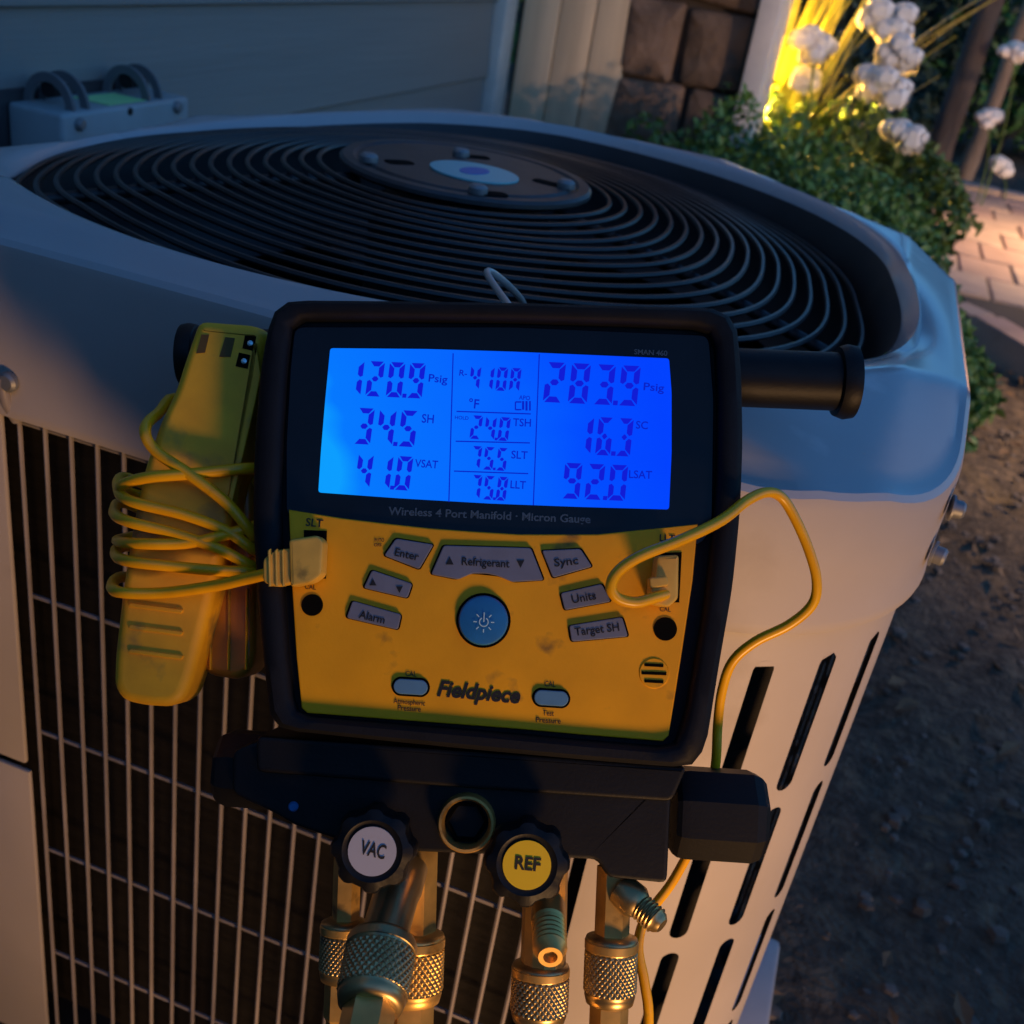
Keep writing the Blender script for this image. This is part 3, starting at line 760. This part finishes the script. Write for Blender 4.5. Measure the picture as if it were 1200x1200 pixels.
        if s == 'VAC': text(s, (421, 1000), (450, 1007), 15, .0121, INK, ld, .02)
        else: text(s, (603, 1018), (633, 1021), 14, .0121, INK, ld, .03)
    # sight glass: brass ring round a dark hexagonal well
    sg = P(547, 963, -.013)
    lathe('sight_ring', [(L(34), -.006), (L(34), .004), (L(32), .0055), (L(29), .0055), (L(26), .003), (L(25), -.004)], sg, (0, 0, 1), BRASS, G, 40)
    lathe('sight_well', [(0, -.003), (L(25.5), -.003), (L(25.5), .0015), (L(22), .0022), (L(20), -.002), (0, -.002)], sg, (0, 0, 1), HOLE, G, 6)
    # ---- port stems
    def stem(pts, r, m, n_=6, name='port_stem'):
        A = P(*pts[0]); B = P(*pts[1]); ln = np.linalg.norm(B-A)
        return lathe(name, [(0, 0), (r, 0), (r, ln*.98), (r*.85, ln), (0, ln)], A, B-A, m, G, n_, angle=25)
    stem([(408, 985, -.040), (404, 1105, -.040)], L(17), BRASS)
    stem([(488, 985, -.042), (484, 1130, -.042)], L(27), BRASS)
    stem([(640, 1000, -.026), (636, 1150, -.026)], L(27), BRASS, 12)
    stem([(720, 1015, -.028), (716, 1120, -.028)], L(21), BRASS)
    # schrader fitting facing the viewer under the REF knob
    A, B = P(642, 1060, -.016), P(645, 1122, .012); d = B-A; ln = np.linalg.norm(d)
    pr = [(0, 0), (L(20), 0), (L(20), ln*.35)]
    for k in range(6): h_ = ln*(.38+.085*k); pr += [(L(17.5), h_), (L(19.5), h_+ln*.03), (L(17.5), h_+ln*.06)]
    pr += [(L(15), ln*.93), (L(13.5), ln), (L(8), ln), (L(7), ln*.9), (0, ln*.9)]
    lathe('service_port', pr, A, d, BRASS, G, 28)
    A, B = P(728, 1042, -.024), P(776, 1085, -.012); d = B-A; ln = np.linalg.norm(d)
    pr = [(0, 0), (L(20), 0), (L(21), ln*.35), (L(16), ln*.48)]
    for k in range(5): h_ = ln*(.5+.08*k); pr += [(L(14), h_), (L(16.5), h_+ln*.03), (L(14), h_+ln*.06)]
    pr += [(L(13), ln*.93), (L(9), ln), (0, ln)]
    lathe('side_port', pr, A, d, NICK, G, 24)
    # big angled stem behind the front hose
    A, B = P(474, 1015, -.030), P(446, 1112, .000); d = B-A; ln = np.linalg.norm(d)
    lathe('angled_stem', [(0, 0), (L(29), 0), (L(29), ln*.3), (L(27), ln*.4), (L(27), ln), (0, ln)], A, d, NICK, G, 24)
    return G
manifold()

# ================================================================== HOSES
def hose(label, a, b, rpx, m, ground_xy, hosem, collar=BRASS):
    """coupling from local photo point a to b (px,py,w); then a hose that falls to the soil"""
    H = mf('charging_hose'); tag(H, label, 'hose', 'hoses screwed onto the manifold ports')
    A, B = P(*a), P(*b); d = B-A; ln = np.linalg.norm(d); R_ = L(rpx)
    K = 30; amp = R_*.075
    def kn(t, h, r):
        if not (ln*.235 < h < ln*.80): return r
        q = h*K/(2*math.pi*R_*1.25)
        tri = lambda x: abs((x % 1)-.5)*2
        return r+amp*(min(1, 1.5*min(1-tri(t*K/2/math.pi+q), 1-tri(t*K/2/math.pi-q)))-.7)
    pr = [(R_*.72, -ln*.02), (R_*.80, 0), (R_*.98, ln*.03), (R_*1.0, ln*.06), (R_*1.0, ln*.20), (R_*.95, ln*.23)]
    pr += [(R_*1.0, ln*(.24+.56*i/60)) for i in range(61)]
    pr += [(R_*.95, ln*.81), (R_*.97, ln*.86), (R_*.9, ln*.97), (R_*.74, ln), (0, ln)]
    lathe('coupling_nut', pr, A, d, m, H, 240, mod=kn, angle=80)
    u = d/ln
    lathe('collar', [(R_*1.005, ln*.07), (R_*1.03, ln*.08), (R_*1.03, ln*.19), (R_*1.005, ln*.2)], A, d, collar, H, 40)
    lathe('ferrule', [(R_*.70, 0), (R_*.74, .002), (R_*.74, .016), (R_*.62, .018), (R_*.62, .03), (0, .03)], B-u*.001, d, BRASS, H, 6, angle=20)
    inv = np.linalg.inv(np.array(MMW)); loc = lambda p: (inv@np.array([*p, 1.]))[:3]
    wB = np.array(MMW@Vector(B+u*.025)); wu = np.array(MMW.to_3x3()@Vector(u))
    gx, gy = ground_xy
    pts = [wB, wB+wu*.08, (wB+wu*.16)*.7+np.array([gx, gy, .35])*.3, np.array([gx, gy, .16]), np.array([gx+.05, gy-.06, .03]), np.array([gx+.2, gy-.22, .006]), np.array([gx+.5, gy-.5, .004])]
    tube('hose', [loc(p) for p in pts], R_*.55, hosem, H, 10, sub=6)
HB = mat('blue hose', (.01, .04, .20), .45); HR = mat('red hose', (.22, .012, .01), .45); HY = mat('yellow hose', (.5, .3, .01), .45)
hose('hose with large nickel knurled coupling angled outward below the VAC knob', (449, 1100, .000), (433, 1182, .022), 39, NICK, (.16, -.62), HOSEM, NICK)
hose('hose with small worn brass coupling on the hex stem nearest the yellow clamp', (404, 1078, -.040), (401, 1150, -.040), 29, NICK, (.10, -.52), HB)
hose('brass coupled hose on the wide stem hidden behind the angled hose', (485, 1092, -.042), (482, 1175, -.042), 38, BRASS, (.17, -.50), HR)
hose('hose with brass collared knurled coupling under the yellow REF knob', (634, 1128, -.026), (631, 1198, -.026), 34, NICK, (.25, -.50), HY)
hose('hose with brass collared knurled coupling beside the nickel side port', (717, 1096, -.028), (714, 1177, -.028), 31.5, NICK, (.31, -.49), HR)

# ================================================================== PIPE CLAMP WITH WOUND CORD
def clamp():
    K = mf('pipe_clamp_probe')
    tag(K, 'grubby yellow pipe clamp probe with its yellow cord wound round it, left of the gauge', 'clamp probe')
    W = -.016
    body = [(231, 374), (296, 379), (313, 386), (308, 410), (297, 470), (284, 545), (268, 620), (252, 690), (238, 745), (226, 790), (216, 818), (200, 829), (170, 828), (142, 822), (131, 805), (132, 770), (141, 690), (154, 610), (168, 545), (185, 495), (204, 455), (215, 420)]
    j = prism('upper_jaw', rounded(PP(body, W), .004, 3), -.040, W, YELC, K, .005, 4)
    prism('jaw_ridge', rounded(PP([(300, 470), (306, 440), (300, 400), (294, 440), (276, 540), (262, 600), (270, 600)], W+.001), .001, 2), W-.004, W+.0016, YELC, j, .001)
    for pts in ([(236, 392), (245, 392), (240, 413), (230, 414)], [(264, 395), (275, 396), (270, 418), (257, 418)]):
        prism('jaw_slot', PP(pts, W+.0004), W-.002, W+.0004, mat('slot shade', (.12, .07, .012), .7), j)
    for pts in ([(287, 393), (300, 394), (297, 411), (284, 408)], [(280, 413), (293, 416), (290, 432), (276, 429)]):
        s = prism('jaw_window', PP(pts, W+.0004), W-.002, W+.0004, HOLE, j)
        q = np.mean(pts, 0)+(1.5, 1); lathe('spring_pin', [(0, 0), (L(4), 0), (L(3.5), .0008), (0, .0012)], P(q[0], q[1], W+.0004), (0, 0, 1), mat('pin steel', (.45, .7, .75), .25, metal=.8), s, 12)
    prism('lower_jaw', rounded(PP([(255, 560), (298, 560), (299, 770), (293, 789), (278, 797), (245, 792), (231, 780), (235, 700)], -.034), .006, 4), -.060, -.034, AMBER, K, .004, 3)
    for x in (247, 268, 289): prism('jaw_tooth', PP([(x-1.5, 690), (x+1.5, 690), (x+.5, 785), (x-2.5, 785)], -.0325), -.036, -.0325, YELC, K, .0006)
    for y in (706, 732, 760):
        prism('grip_rib', rounded(PP([(152, y), (215, y+8), (213, y+13), (150, y+5)], W+.0008), .0008, 2), W-.002, W+.0012, YELC, j, .0005)
    fw, bw = W+.006, -.052
    lp = [(300, 560, bw), (215, 470, bw+.008), (185, 485, -.030), (170, 503, -.012), (182, 528, fw), (225, 558, fw+.002), (268, 592, fw+.002), (297, 628, -.012), (306, 640, -.034),
          (230, 630, bw), (150, 590, bw), (134, 600, -.030), (150, 611, fw), (205, 625, fw), (260, 645, fw), (297, 664, -.014), (307, 660, -.036),
          (230, 600, bw), (150, 560, bw), (139, 574, -.028), (155, 588, fw), (215, 603, fw), (265, 622, fw), (299, 645, -.014), (307, 640, -.036),
          (240, 600, bw), (160, 580, bw), (141, 571, -.02), (170, 560, fw+.001), (230, 555, fw+.001), (298, 549, -.016), (306, 560, -.036),
          (230, 610, bw), (150, 630, bw), (138, 634, -.03), (160, 637, fw), (215, 637, fw), (260, 628, fw), (298, 617, -.014), (307, 620, -.036),
          (230, 640, bw), (148, 640, bw), (136, 650, -.03), (152, 658, fw), (205, 664, fw), (260, 669, fw), (298, 670, -.014), (307, 672, -.036),
          (230, 690, bw), (150, 676, bw), (132, 684, -.03), (140, 694, fw), (190, 695, fw+.001), (250, 687, fw+.006), (290, 678, fw+.014), (316, 672, .012)]
    tube('cord', [P(*q) for q in lp], L(7.2), CORD, K, 8, sub=5)
    pl = prism('plug', rounded(PP([(338, 632), (372, 627), (379, 634), (377, 674), (365, 683), (340, 688)], .016), .0015, 3), .005, .016, PLUG, K, .0015)
    prism('plug_neck', rounded(PP([(308, 655), (322, 645), (341, 642), (341, 684), (322, 688), (308, 682)], .014), .0015, 3), .006, .014, PLUG, K, .0012)
    for x in (315, 323, 331): prism('strain_rib', PP([(x-1.5, 645), (x+1.5, 643), (x+2.5, 687), (x-.5, 687)], .0152), .012, .0152, PLUG, K, .0004)
    # second probe plugged in on the right
    C2 = mf('probe_cable')
    tag(C2, 'yellow probe cable looping from the pale plug on the right side of the gauge', 'cable')
    pts = [(782, 696, .016), (768, 700, .020), (745, 706, .022), (724, 701, .024), (716, 688, .026), (724, 670, .027), (750, 652, .027), (800, 632, .024), (845, 610, .018), (875, 587, .010), (898, 577, .003), (916, 583, -.002), (932, 608, -.006), (948, 645, -.010), (957, 680, -.014), (952, 708, -.018), (925, 732, -.022), (885, 752, -.026), (858, 776, -.030), (846, 810, -.034), (841, 850, -.038), (838, 900, -.042), (825, 960, -.062), (790, 1030, -.066), (757, 1075, -.062), (748, 1110, -.056), (755, 1150, -.052), (760, 1200, -.050), (750, 1300, -.05)]
    tube('cord', [P(*q) for q in pts], [L(6.4)]*(6*(len(pts)-1)+1), CORD, C2, 8, sub=6)
    prism('plug', rounded(PP([(770, 651), (796, 650), (795, 702), (783, 712), (764, 708), (762, 690), (768, 676)], .018), .0015, 3), .005, .018, PLUG, C2, .0015)
    prism('plug_ridge', rounded(PP([(761, 677), (782, 675), (784, 686), (762, 690)], .0205), .001, 2), .012, .0205, PLUG, C2, .0008)
clamp()

# ================================================================== GARDEN
def leaves(cent, rad, n_, size, m, name, parent, flat=.0, seed=0, shell=.55, aspect=.5):
    g = np.random.default_rng(seed); d = g.normal(size=(n_, 3)); d /= np.linalg.norm(d, axis=1)[:, None]
    r = shell+(1-shell)*g.random(n_)**.6
    # lumpy outline
    lump = 1+.16*np.sin(d[:, 0]*5+seed)*np.sin(d[:, 1]*6+2*seed)+.12*np.sin(d[:, 2]*9+d[:, 0]*7)
    c = np.array(cent)+d*(r*lump)[:, None]*np.array(rad)
    c = c[c[:, 2] > .02]; n_ = len(c)
    a = g.normal(size=(n_, 3)); a /= np.linalg.norm(a, axis=1)[:, None]
    b = np.cross(a, g.normal(size=(n_, 3))); b /= np.linalg.norm(b, axis=1)[:, None]
    nn = np.cross(a, b); s = size*(.6+.8*g.random(n_))[:, None]
    q0, q1, q2, q3, q4 = c-a*s, c+b*s*aspect-nn*s*.1, c+a*s*.2+nn*s*.15, c+a*s, c-b*s*aspect-nn*s*.1
    v = np.stack([q0, q1, q3, q4, q2], 1).reshape(-1, 3); i = np.arange(n_)*5
    f = np.concatenate([np.stack([i, i+1, i+4], 1), np.stack([i+1, i+2, i+4], 1), np.stack([i+2, i+3, i+4], 1), np.stack([i+3, i, i+4], 1)])
    me = bpy.data.meshes.new(name); me.from_pydata(v.tolist(), [], f.tolist()); me.update(); me.shade_smooth()
    return link(name, me, m, parent)
def stems(base, tips, r0, r1, m, name, parent):
    for t in tips:
        b = np.array(base)+np.append(rng.normal(0, .02, 2), 0); t = np.array(t); mid = (b+t)/2+rng.normal(0, .02, 3)
        tube(name, [b, mid, t], [r0]*4+[(r0+r1)/2]*0+[r1]*5, m, parent, 6, sub=4)
def shrub(label, loc, blobs, m, size, n_, seed, group=None):
    S = empty('garden_shrub', loc); tag(S, label, 'shrub', group)
    for k, (c, r) in enumerate(blobs):
        leaves(c, r, n_, size, m, 'leaf_mass', S, seed=seed+k)
        for t in range(2): stems((c[0]*.5, c[1]*.5, 0), [(c[0]+rng.normal(0, .04), c[1]+rng.normal(0, .04), c[2]*.9)], .009, .004, BARK, 'stem', S)
    return S
shrub('low dark green mounding shrub just behind the condenser', (.28, 1.65, 0),
      [((-.28, .1, .38), (.26, .3, .29)), ((-.10, 0, .40), (.26, .32, .25)), ((.06, -.05, .33), (.20, .28, .22)), ((-.04, .3, .40), (.28, .28, .22)), ((.19, .1, .25), (.17, .26, .19)), ((.27, -.05, .20), (.14, .22, .17))], LEAF, .012, 7000, 11)
shrub('yellow green leafy shrub under the white roses beside the stone wall', (.10, 2.55, 0),
      [((-.10, 0, .42), (.22, .25, .24)), ((.18, .05, .44), (.26, .25, .26)), ((.32, -.02, .40), (.2, .22, .2))], LEAF2, .018, 1900, 31)
shrub('added tall dark green shrub, unseen, that shades the house wall', (1.8, -1.05, 0), [((0, -.05, .5), (.4, .5, .48)), ((.02, .28, .65), (.35, .4, .42)), ((0, -.3, .7), (.3, .4, .40))], LEAF, .036, 3000, 71)  # added out of view to keep the low sun off the house wall
# strappy plant
def strap_plant():
    S = empty('strap_leaf_plant', (-.05, 2.75, 0)); tag(S, 'clump of tall strap leaves glowing yellow in the garden light by the stone wall', 'plant')
    g = np.random.default_rng(5)
    for k in range(75):
        a = g.uniform(0, 2*math.pi); lean = g.uniform(.05, .5); h = g.uniform(.75, 1.25); wd = g.uniform(.018, .034)
        d = np.array([math.cos(a), math.sin(a), 0]); q = np.array([-d[1], d[0], 0]); v = []; f = []
        b0 = d*g.uniform(0, .12)
        for i, t in enumerate(np.linspace(0, 1, 8)):
            p = b0+d*lean*t**2.0*h+np.array([0, 0, h*t*(1-.12*t*lean*2)]); ww = wd*(1-t**3)+.001
            v += [p-q*ww, p+d*.004, p+q*ww]
        for i in range(7):
            f += [(3*i, 3*i+1, 3*i+4, 3*i+3), (3*i+1, 3*i+2, 3*i+5, 3*i+4)]
        mesh('blade', v, f, BLADE, S, True)
strap_plant()
def rose(loc, r, seed, label, stem_base):
    R_ = empty('white_rose_cluster', loc); tag(R_, label, 'flower', 'white roses above the shrub')
    g = np.random.default_rng(seed)
    for k in range(16):
        d = g.normal(size=3); d /= np.linalg.norm(d); d[2] *= .7; c = d*r*g.uniform(.25, .7); rr = r*g.uniform(.40, .60)
        v = []; f = []
        for j in range(16):                       # cupped petals round a bloom
            ph = j*2.4; el = .15+1.2*j/16; ax = np.array([math.cos(ph)*math.cos(el), math.sin(ph)*math.cos(el), math.sin(el)])
            t = np.cross(ax, [0, 0, 1.]); t /= np.linalg.norm(t)+1e-9; up = np.cross(t, ax); i_ = len(v)
            for (a, b, o) in ((0, -.5, .45), (-.5, -.1, .85), (.5, -.1, .85), (-.42, .45, 1.0), (.42, .45, 1.0), (0, .68, .95)):
                v.append(c+(ax*o+t*a*.9+up*b*.9)*rr)
            f += [(i_, i_+2, i_+1), (i_+1, i_+2, i_+4, i_+3), (i_+3, i_+4, i_+5)]
        mesh('bloom', v, f, PETAL, R_)
    tube('stem', [np.array(stem_base)-np.array(loc), (np.array(stem_base)-np.array(loc))*.4+[.03, .02, 0], (0, 0, 0)], .004, LEAF2, R_, 6, sub=4)
for k, (px, y, r, lab) in enumerate([((955, 60), 2.38, .055, 'white rose cluster against the glowing strap leaves'),
        ((1040, 35), 2.42, .062, 'topmost white rose cluster on the shrub'), ((1052, 72), 2.40, .055, 'white rose cluster just under the topmost one'),
        ((1032, 108), 2.36, .062, 'broad shaded white rose cluster in the middle of the shrub'), ((1056, 165), 2.28, .05, 'lowest white rose cluster above the dark green shrub'),
        ((945, 100), 2.45, .045, 'small white rose cluster low beside the strap leaves'), ((1190, 65), 5.2, .06, 'far white bloom beside the thin tan trunk'), ((1172, 198), 5.6, .06, 'far white bloom low by the brick path'), ((1158, 140), 5.3, .06, 'far white bloom in front of the thin tan trunk')]):
    p = hit(px, 1, y); base = (p[0]*.6+.06, p[1]+.08, 0) if y < 4 else (p[0]+.1, p[1]+.2, 0)
    rose(tuple(p), r*1.25, 40+k, lab, base)
# trees
def tree(label, base, lean, h, r, m, seed):
    T = empty('garden_tree', base); tag(T, label, 'tree')
    g = np.random.default_rng(seed)
    path = [np.array([lean[0]*t, lean[1]*t, h*t])+np.append(g.normal(0, r*.12, 2), 0) for t in np.linspace(0, 1, 7)]; path[0] = np.array([0, 0, -.02])
    sp = smooth_path(path, 4); tube('trunk', sp, [r*(1.25-.6*i/len(sp)) if i > 2 else r*1.5 for i in range(len(sp))], m, T, 14)
    top = path[-1]
    for k in range(5):
        a = k*1.26+seed; e = top+np.array([math.cos(a)*.7, math.sin(a)*.7, .5+.2*(k % 2)]); tube('limb', [top*.92, (top+e)/2+[0, 0, .1], e], r*.35, m, T, 8, sub=3)
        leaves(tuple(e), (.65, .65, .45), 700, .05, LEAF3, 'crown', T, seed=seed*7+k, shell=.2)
tree('thick brown tree trunk standing by the brick path', (.60, 5.3, 0), (.10, .02), 2.8, .056, BARK, 3)
tree('thin tan tree trunk beside the thick brown one', (.83, 6.2, 0), (.14, .0), 2.6, .036, BARK2, 4)
# brick path on the right
def path_():
    Z = .07
    q = [hit(px, 2, .09)[:2] for px in ((1060, 331), (1124, 358), (1162, 378), (1200, 401))]
    near = [tuple(p) for p in q]; d_ = (q[-1]-q[-2])/np.linalg.norm(q[-1]-q[-2]); near += [tuple(q[-1]+d_*k) for k in (.4, .9, 1.6, 2.4)]
    def ny(x): return np.interp(x, [p[0] for p in near], [p[1] for p in near])
    base = []
    X0, X1 = near[0][0], min(near[-1][0], 2.8); xs = np.linspace(X0, X1, 20)
    pts = [(x, ny(x)+.04) for x in xs]+[(X1, 5.9), (X0, 5.9)]
    o = prism('path', pts, -.05, Z-.012, GROUT); struct(o)
    me_box = {}
    i = 0; y = 1.6; row = 0
    while y < 5.85:
        d = .34; x = X0+(.1 if row % 2 else 0)
        while x < X1-.2:
            if y > max(ny(x), ny(x+.21))+.08:
                b = box('paver', (x+.005, y+.005, Z-.03), (x+.205, y+d-.005, Z+random.uniform(-.004, .004)), random.choice((PAVE, PAVE2, PAVE)), o, .006, 1)
            x += .21
        y += d; row += 1
    sp = smooth_path([(p[0], p[1], 0) for p in near], 8); dist = 0
    segs = []; acc = [sp[0]]
    for a, b in zip(sp, sp[1:]):
        acc.append(b); dist += np.linalg.norm(b-a)
        if dist > .30: segs.append(acc); acc = [b]; dist = 0
    for sgm in segs:
        A, B = sgm[0][:2], sgm[-1][:2]; d = (B-A)/np.linalg.norm(B-A); q = np.array([-d[1], d[0]])
        A, B = A+d*.004, B-d*.004
        prism('coping_brick', [A-q*.015, B-q*.015, B+q*.10, A+q*.10], -.04, Z+.02+random.uniform(-.003, .003), random.choice((PAVE, PAVE2)), o, .008)
    for k in range(9):
        x = X0+.25*k; prism('border_brick', [(x, 5.82), (x+.24, 5.82), (x+.24, 5.95), (x, 5.95)], -.03, Z+.03, PAVE, o, .008)
path_()
# dark planting far behind
for k, (x, y, r, h) in enumerate([(-.9, 7.6, .9, .8), (.1, 8.4, 1.0, .9), (1.2, 8.6, 1.0, .8), (2.4, 8.2, 1.0, .9), (.35, 7.0, .35, .30), (-1.9, 7.2, .9, .9), (3.6, 7.6, 1.1, 1.0), (-.2, 5.4, .45, .42)]):
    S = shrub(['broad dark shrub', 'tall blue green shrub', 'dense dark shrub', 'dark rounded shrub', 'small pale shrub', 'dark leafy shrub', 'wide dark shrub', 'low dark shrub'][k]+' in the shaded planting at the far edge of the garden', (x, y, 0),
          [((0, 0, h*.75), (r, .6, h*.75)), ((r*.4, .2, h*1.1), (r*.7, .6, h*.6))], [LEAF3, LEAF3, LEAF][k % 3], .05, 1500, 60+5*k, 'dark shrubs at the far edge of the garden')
hb = box('garden_wall', (-14, 10.2, -.05), (14, 10.4, 1.9), mat('far wall', (.06, .055, .045), .9, var=.3, vscale=3), None, .01); tag(hb, 'dark boundary wall closing the garden behind the far planting', 'wall')
def fence():  # added behind the camera to block low sky light from the cabinet front
    Fc = empty('added_fence', (1.8, -2.3, 0)); tag(Fc, 'added tall weathered brown board fence, unseen, holding low sky light off the cabinet', 'fence')
    fm = mat('weathered board', (.13, .09, .06), .85, var=.3, vscale=10, stretch=(3, 3, .3), bump=.5, bscale=30, bdist=.003)
    for k in range(36):
        x = -2.48+.142*k; box('added_fence_board', (x, -.01, .04), (x+.136, .010, 1.86+random.uniform(-.006, .006)), fm, Fc, .003, 1)
    for z in (.35, 1.05, 1.6): box('added_fence_rail', (-2.48, -.055, z), (2.62, -.0105, z+.085), fm, Fc, .004, 1)
    for x in (-2.3, -.2, 2.3): box('added_fence_post', (x, -.15, -.05), (x+.09, -.0555, 1.9), fm, Fc, .006, 1)
fence()  # added fence, out of view behind the camera
# soil litter: stones and dry leaves nobody could count
def litter():
    g = np.random.default_rng(9); v = []; f = []
    for k in range(8000):
        x, y = g.uniform(.42, 2.2), g.uniform(-.9, 3.2); s = .002+.014*g.random()**5; i = len(v)
        rot = g.uniform(0, 6.28); fl = g.uniform(.3, .8)
        ring = [(x+s*g.uniform(.7, 1.2)*math.cos(rot+a), y+s*g.uniform(.7, 1.2)*math.sin(rot+a)) for a in (0, 1.26, 2.5, 3.77, 5.0)]
        z = -.006
        v += [(p[0], p[1], z) for p in ring]+[(x+(p[0]-x)*.75, y+(p[1]-y)*.75, z+s*fl) for p in ring]+[(x, y, z+s*fl*1.15)]
        for j in range(5):
            j2 = (j+1) % 5; f += [(i+j, i+j2, i+5+j2, i+5+j), (i+5+j, i+5+j2, i+10)]
    o = mesh('pebbles', v, f, mat('pebble', (.13, .11, .09), .85, var=.5, vscale=25)); tag(o, 'scattered small stones and crumbs on the bare soil', 'pebbles', kind='stuff')
    v = []; f = []
    for k in range(420):
        x, y = g.uniform(.42, 2.2), g.uniform(-.6, 3.2); s = g.uniform(.010, .028); a = g.uniform(0, 6.28); i = len(v); t = g.uniform(-.5, .5)
        d = np.array([math.cos(a), math.sin(a), t*.4]); q = np.array([-math.sin(a), math.cos(a), g.uniform(-.3, .3)]); c = np.array([x, y, .008])
        v += [c-d*s, c+q*s*.45+[0, 0, s*.2], c+d*s, c-q*s*.45+[0, 0, s*.15]]; f += [(i, i+1, i+2), (i, i+2, i+3)]
    o = mesh('dry_leaves', v, f, mat('dry leaf', (.16, .10, .05), .8, var=.4, vscale=30)); tag(o, 'fallen dry leaves scattered on the bare soil', 'leaves', kind='stuff')
litter()
p = hit((1140, 500), 2, 0)
W_ = empty('small_weed', (p[0], p[1], 0)); tag(W_, 'tiny green weed sprouting from the bare soil', 'weed'); leaves((0, 0, .06), (.05, .05, .06), 60, .022, LEAF2, 'leaf_mass', W_, seed=99, shell=.1)
# ================================================================== GARDEN LAMPS (warm stake lights in the planting)
def stake_lamp(label, loc, energy, col, size=.03, h=.30, up=True):
    S = empty('garden_light', loc); tag(S, label, 'lamp')
    tube('stake', [(0, 0, -.05), (0, 0, h*.5), (0, 0, h)], .008, LAMPM, S, 8)
    lathe('lamp_can', [(0, -.06), (.03, -.06), (.036, -.05), (.036, .012), (.032, .012), (.032, -.005), (0, -.006)], (0, 0, h), (0, 0, 1), LAMPM, S, 24)
    l = bpy.data.lights.new('lamp_light', 'POINT'); l.energy = energy; l.color = col; l.shadow_soft_size = size
    o = bpy.data.objects.new('lamp_light', l); COL.objects.link(o); o.parent = S; o.location = (0, 0, h+.035)
stake_lamp('garden uplight glowing among the strap leaves beside the stone wall', (-.08, 2.66, 0), 430, (1, .55, .10), .03, .55)
def hat_lamp(label, loc, energy, col):
    S = empty('path_light', loc); tag(S, label, 'lamp'); h = .62
    tube('stake', [(0, 0, -.05), (0, 0, h*.5), (0, 0, h)], .008, LAMPM, S, 8)
    lathe('hat', [(0, .09), (.03, .085), (.10, .045), (.105, .038), (.03, .062), (0, .064)], (0, 0, h), (0, 0, 1), LAMPM, S, 24)
    l = bpy.data.lights.new('lamp_light', 'SPOT'); l.energy = energy; l.color = col; l.shadow_soft_size = .03; l.spot_size = math.radians(150); l.spot_blend = .5
    o = bpy.data.objects.new('lamp_light', l); COL.objects.link(o); o.parent = S; o.location = (0, .014, h+.05)
hat_lamp('path light with a round hat standing on the brick path', (1.6, 4.4, .07), 85, (1, .60, .32))
hat_lamp('path light with a round hat standing in the bare soil', (1.5, 2.1, 0), 34, (1, .60, .32))
def flood_lamp(label, loc, aim, energy, col, cone):
    S = empty('floodlight', loc); tag(S, label, 'lamp')
    d = Vector(aim)-Vector(loc); d.normalize()
    tube('stake', [(0, 0, -loc[2]-.04), (0, 0, -loc[2]*.5), (0, 0, -.10)], .012, LAMPM, S, 8)
    lathe('lamp_can', [(0, -.07), (.06, -.07), (.11, -.03), (.135, .03), (.130, .03), (.105, -.02), (0, -.035)], (0, 0, 0), tuple(d), LAMPM, S, 32)
    l = bpy.data.lights.new('lamp_light', 'SPOT'); l.energy = energy; l.color = col; l.shadow_soft_size = .12; l.spot_size = math.radians(cone); l.spot_blend = .7
    o = bpy.data.objects.new('lamp_light', l); COL.objects.link(o); o.parent = S; o.rotation_euler = (-d).to_track_quat('Z', 'Y').to_euler(); o.location = d*.035
flood_lamp('low round floodlight on a stake aimed at the condenser corner', (1.02, -1.22, .20), (.33, -.36, .32), 31, (1, .54, .23), 58)
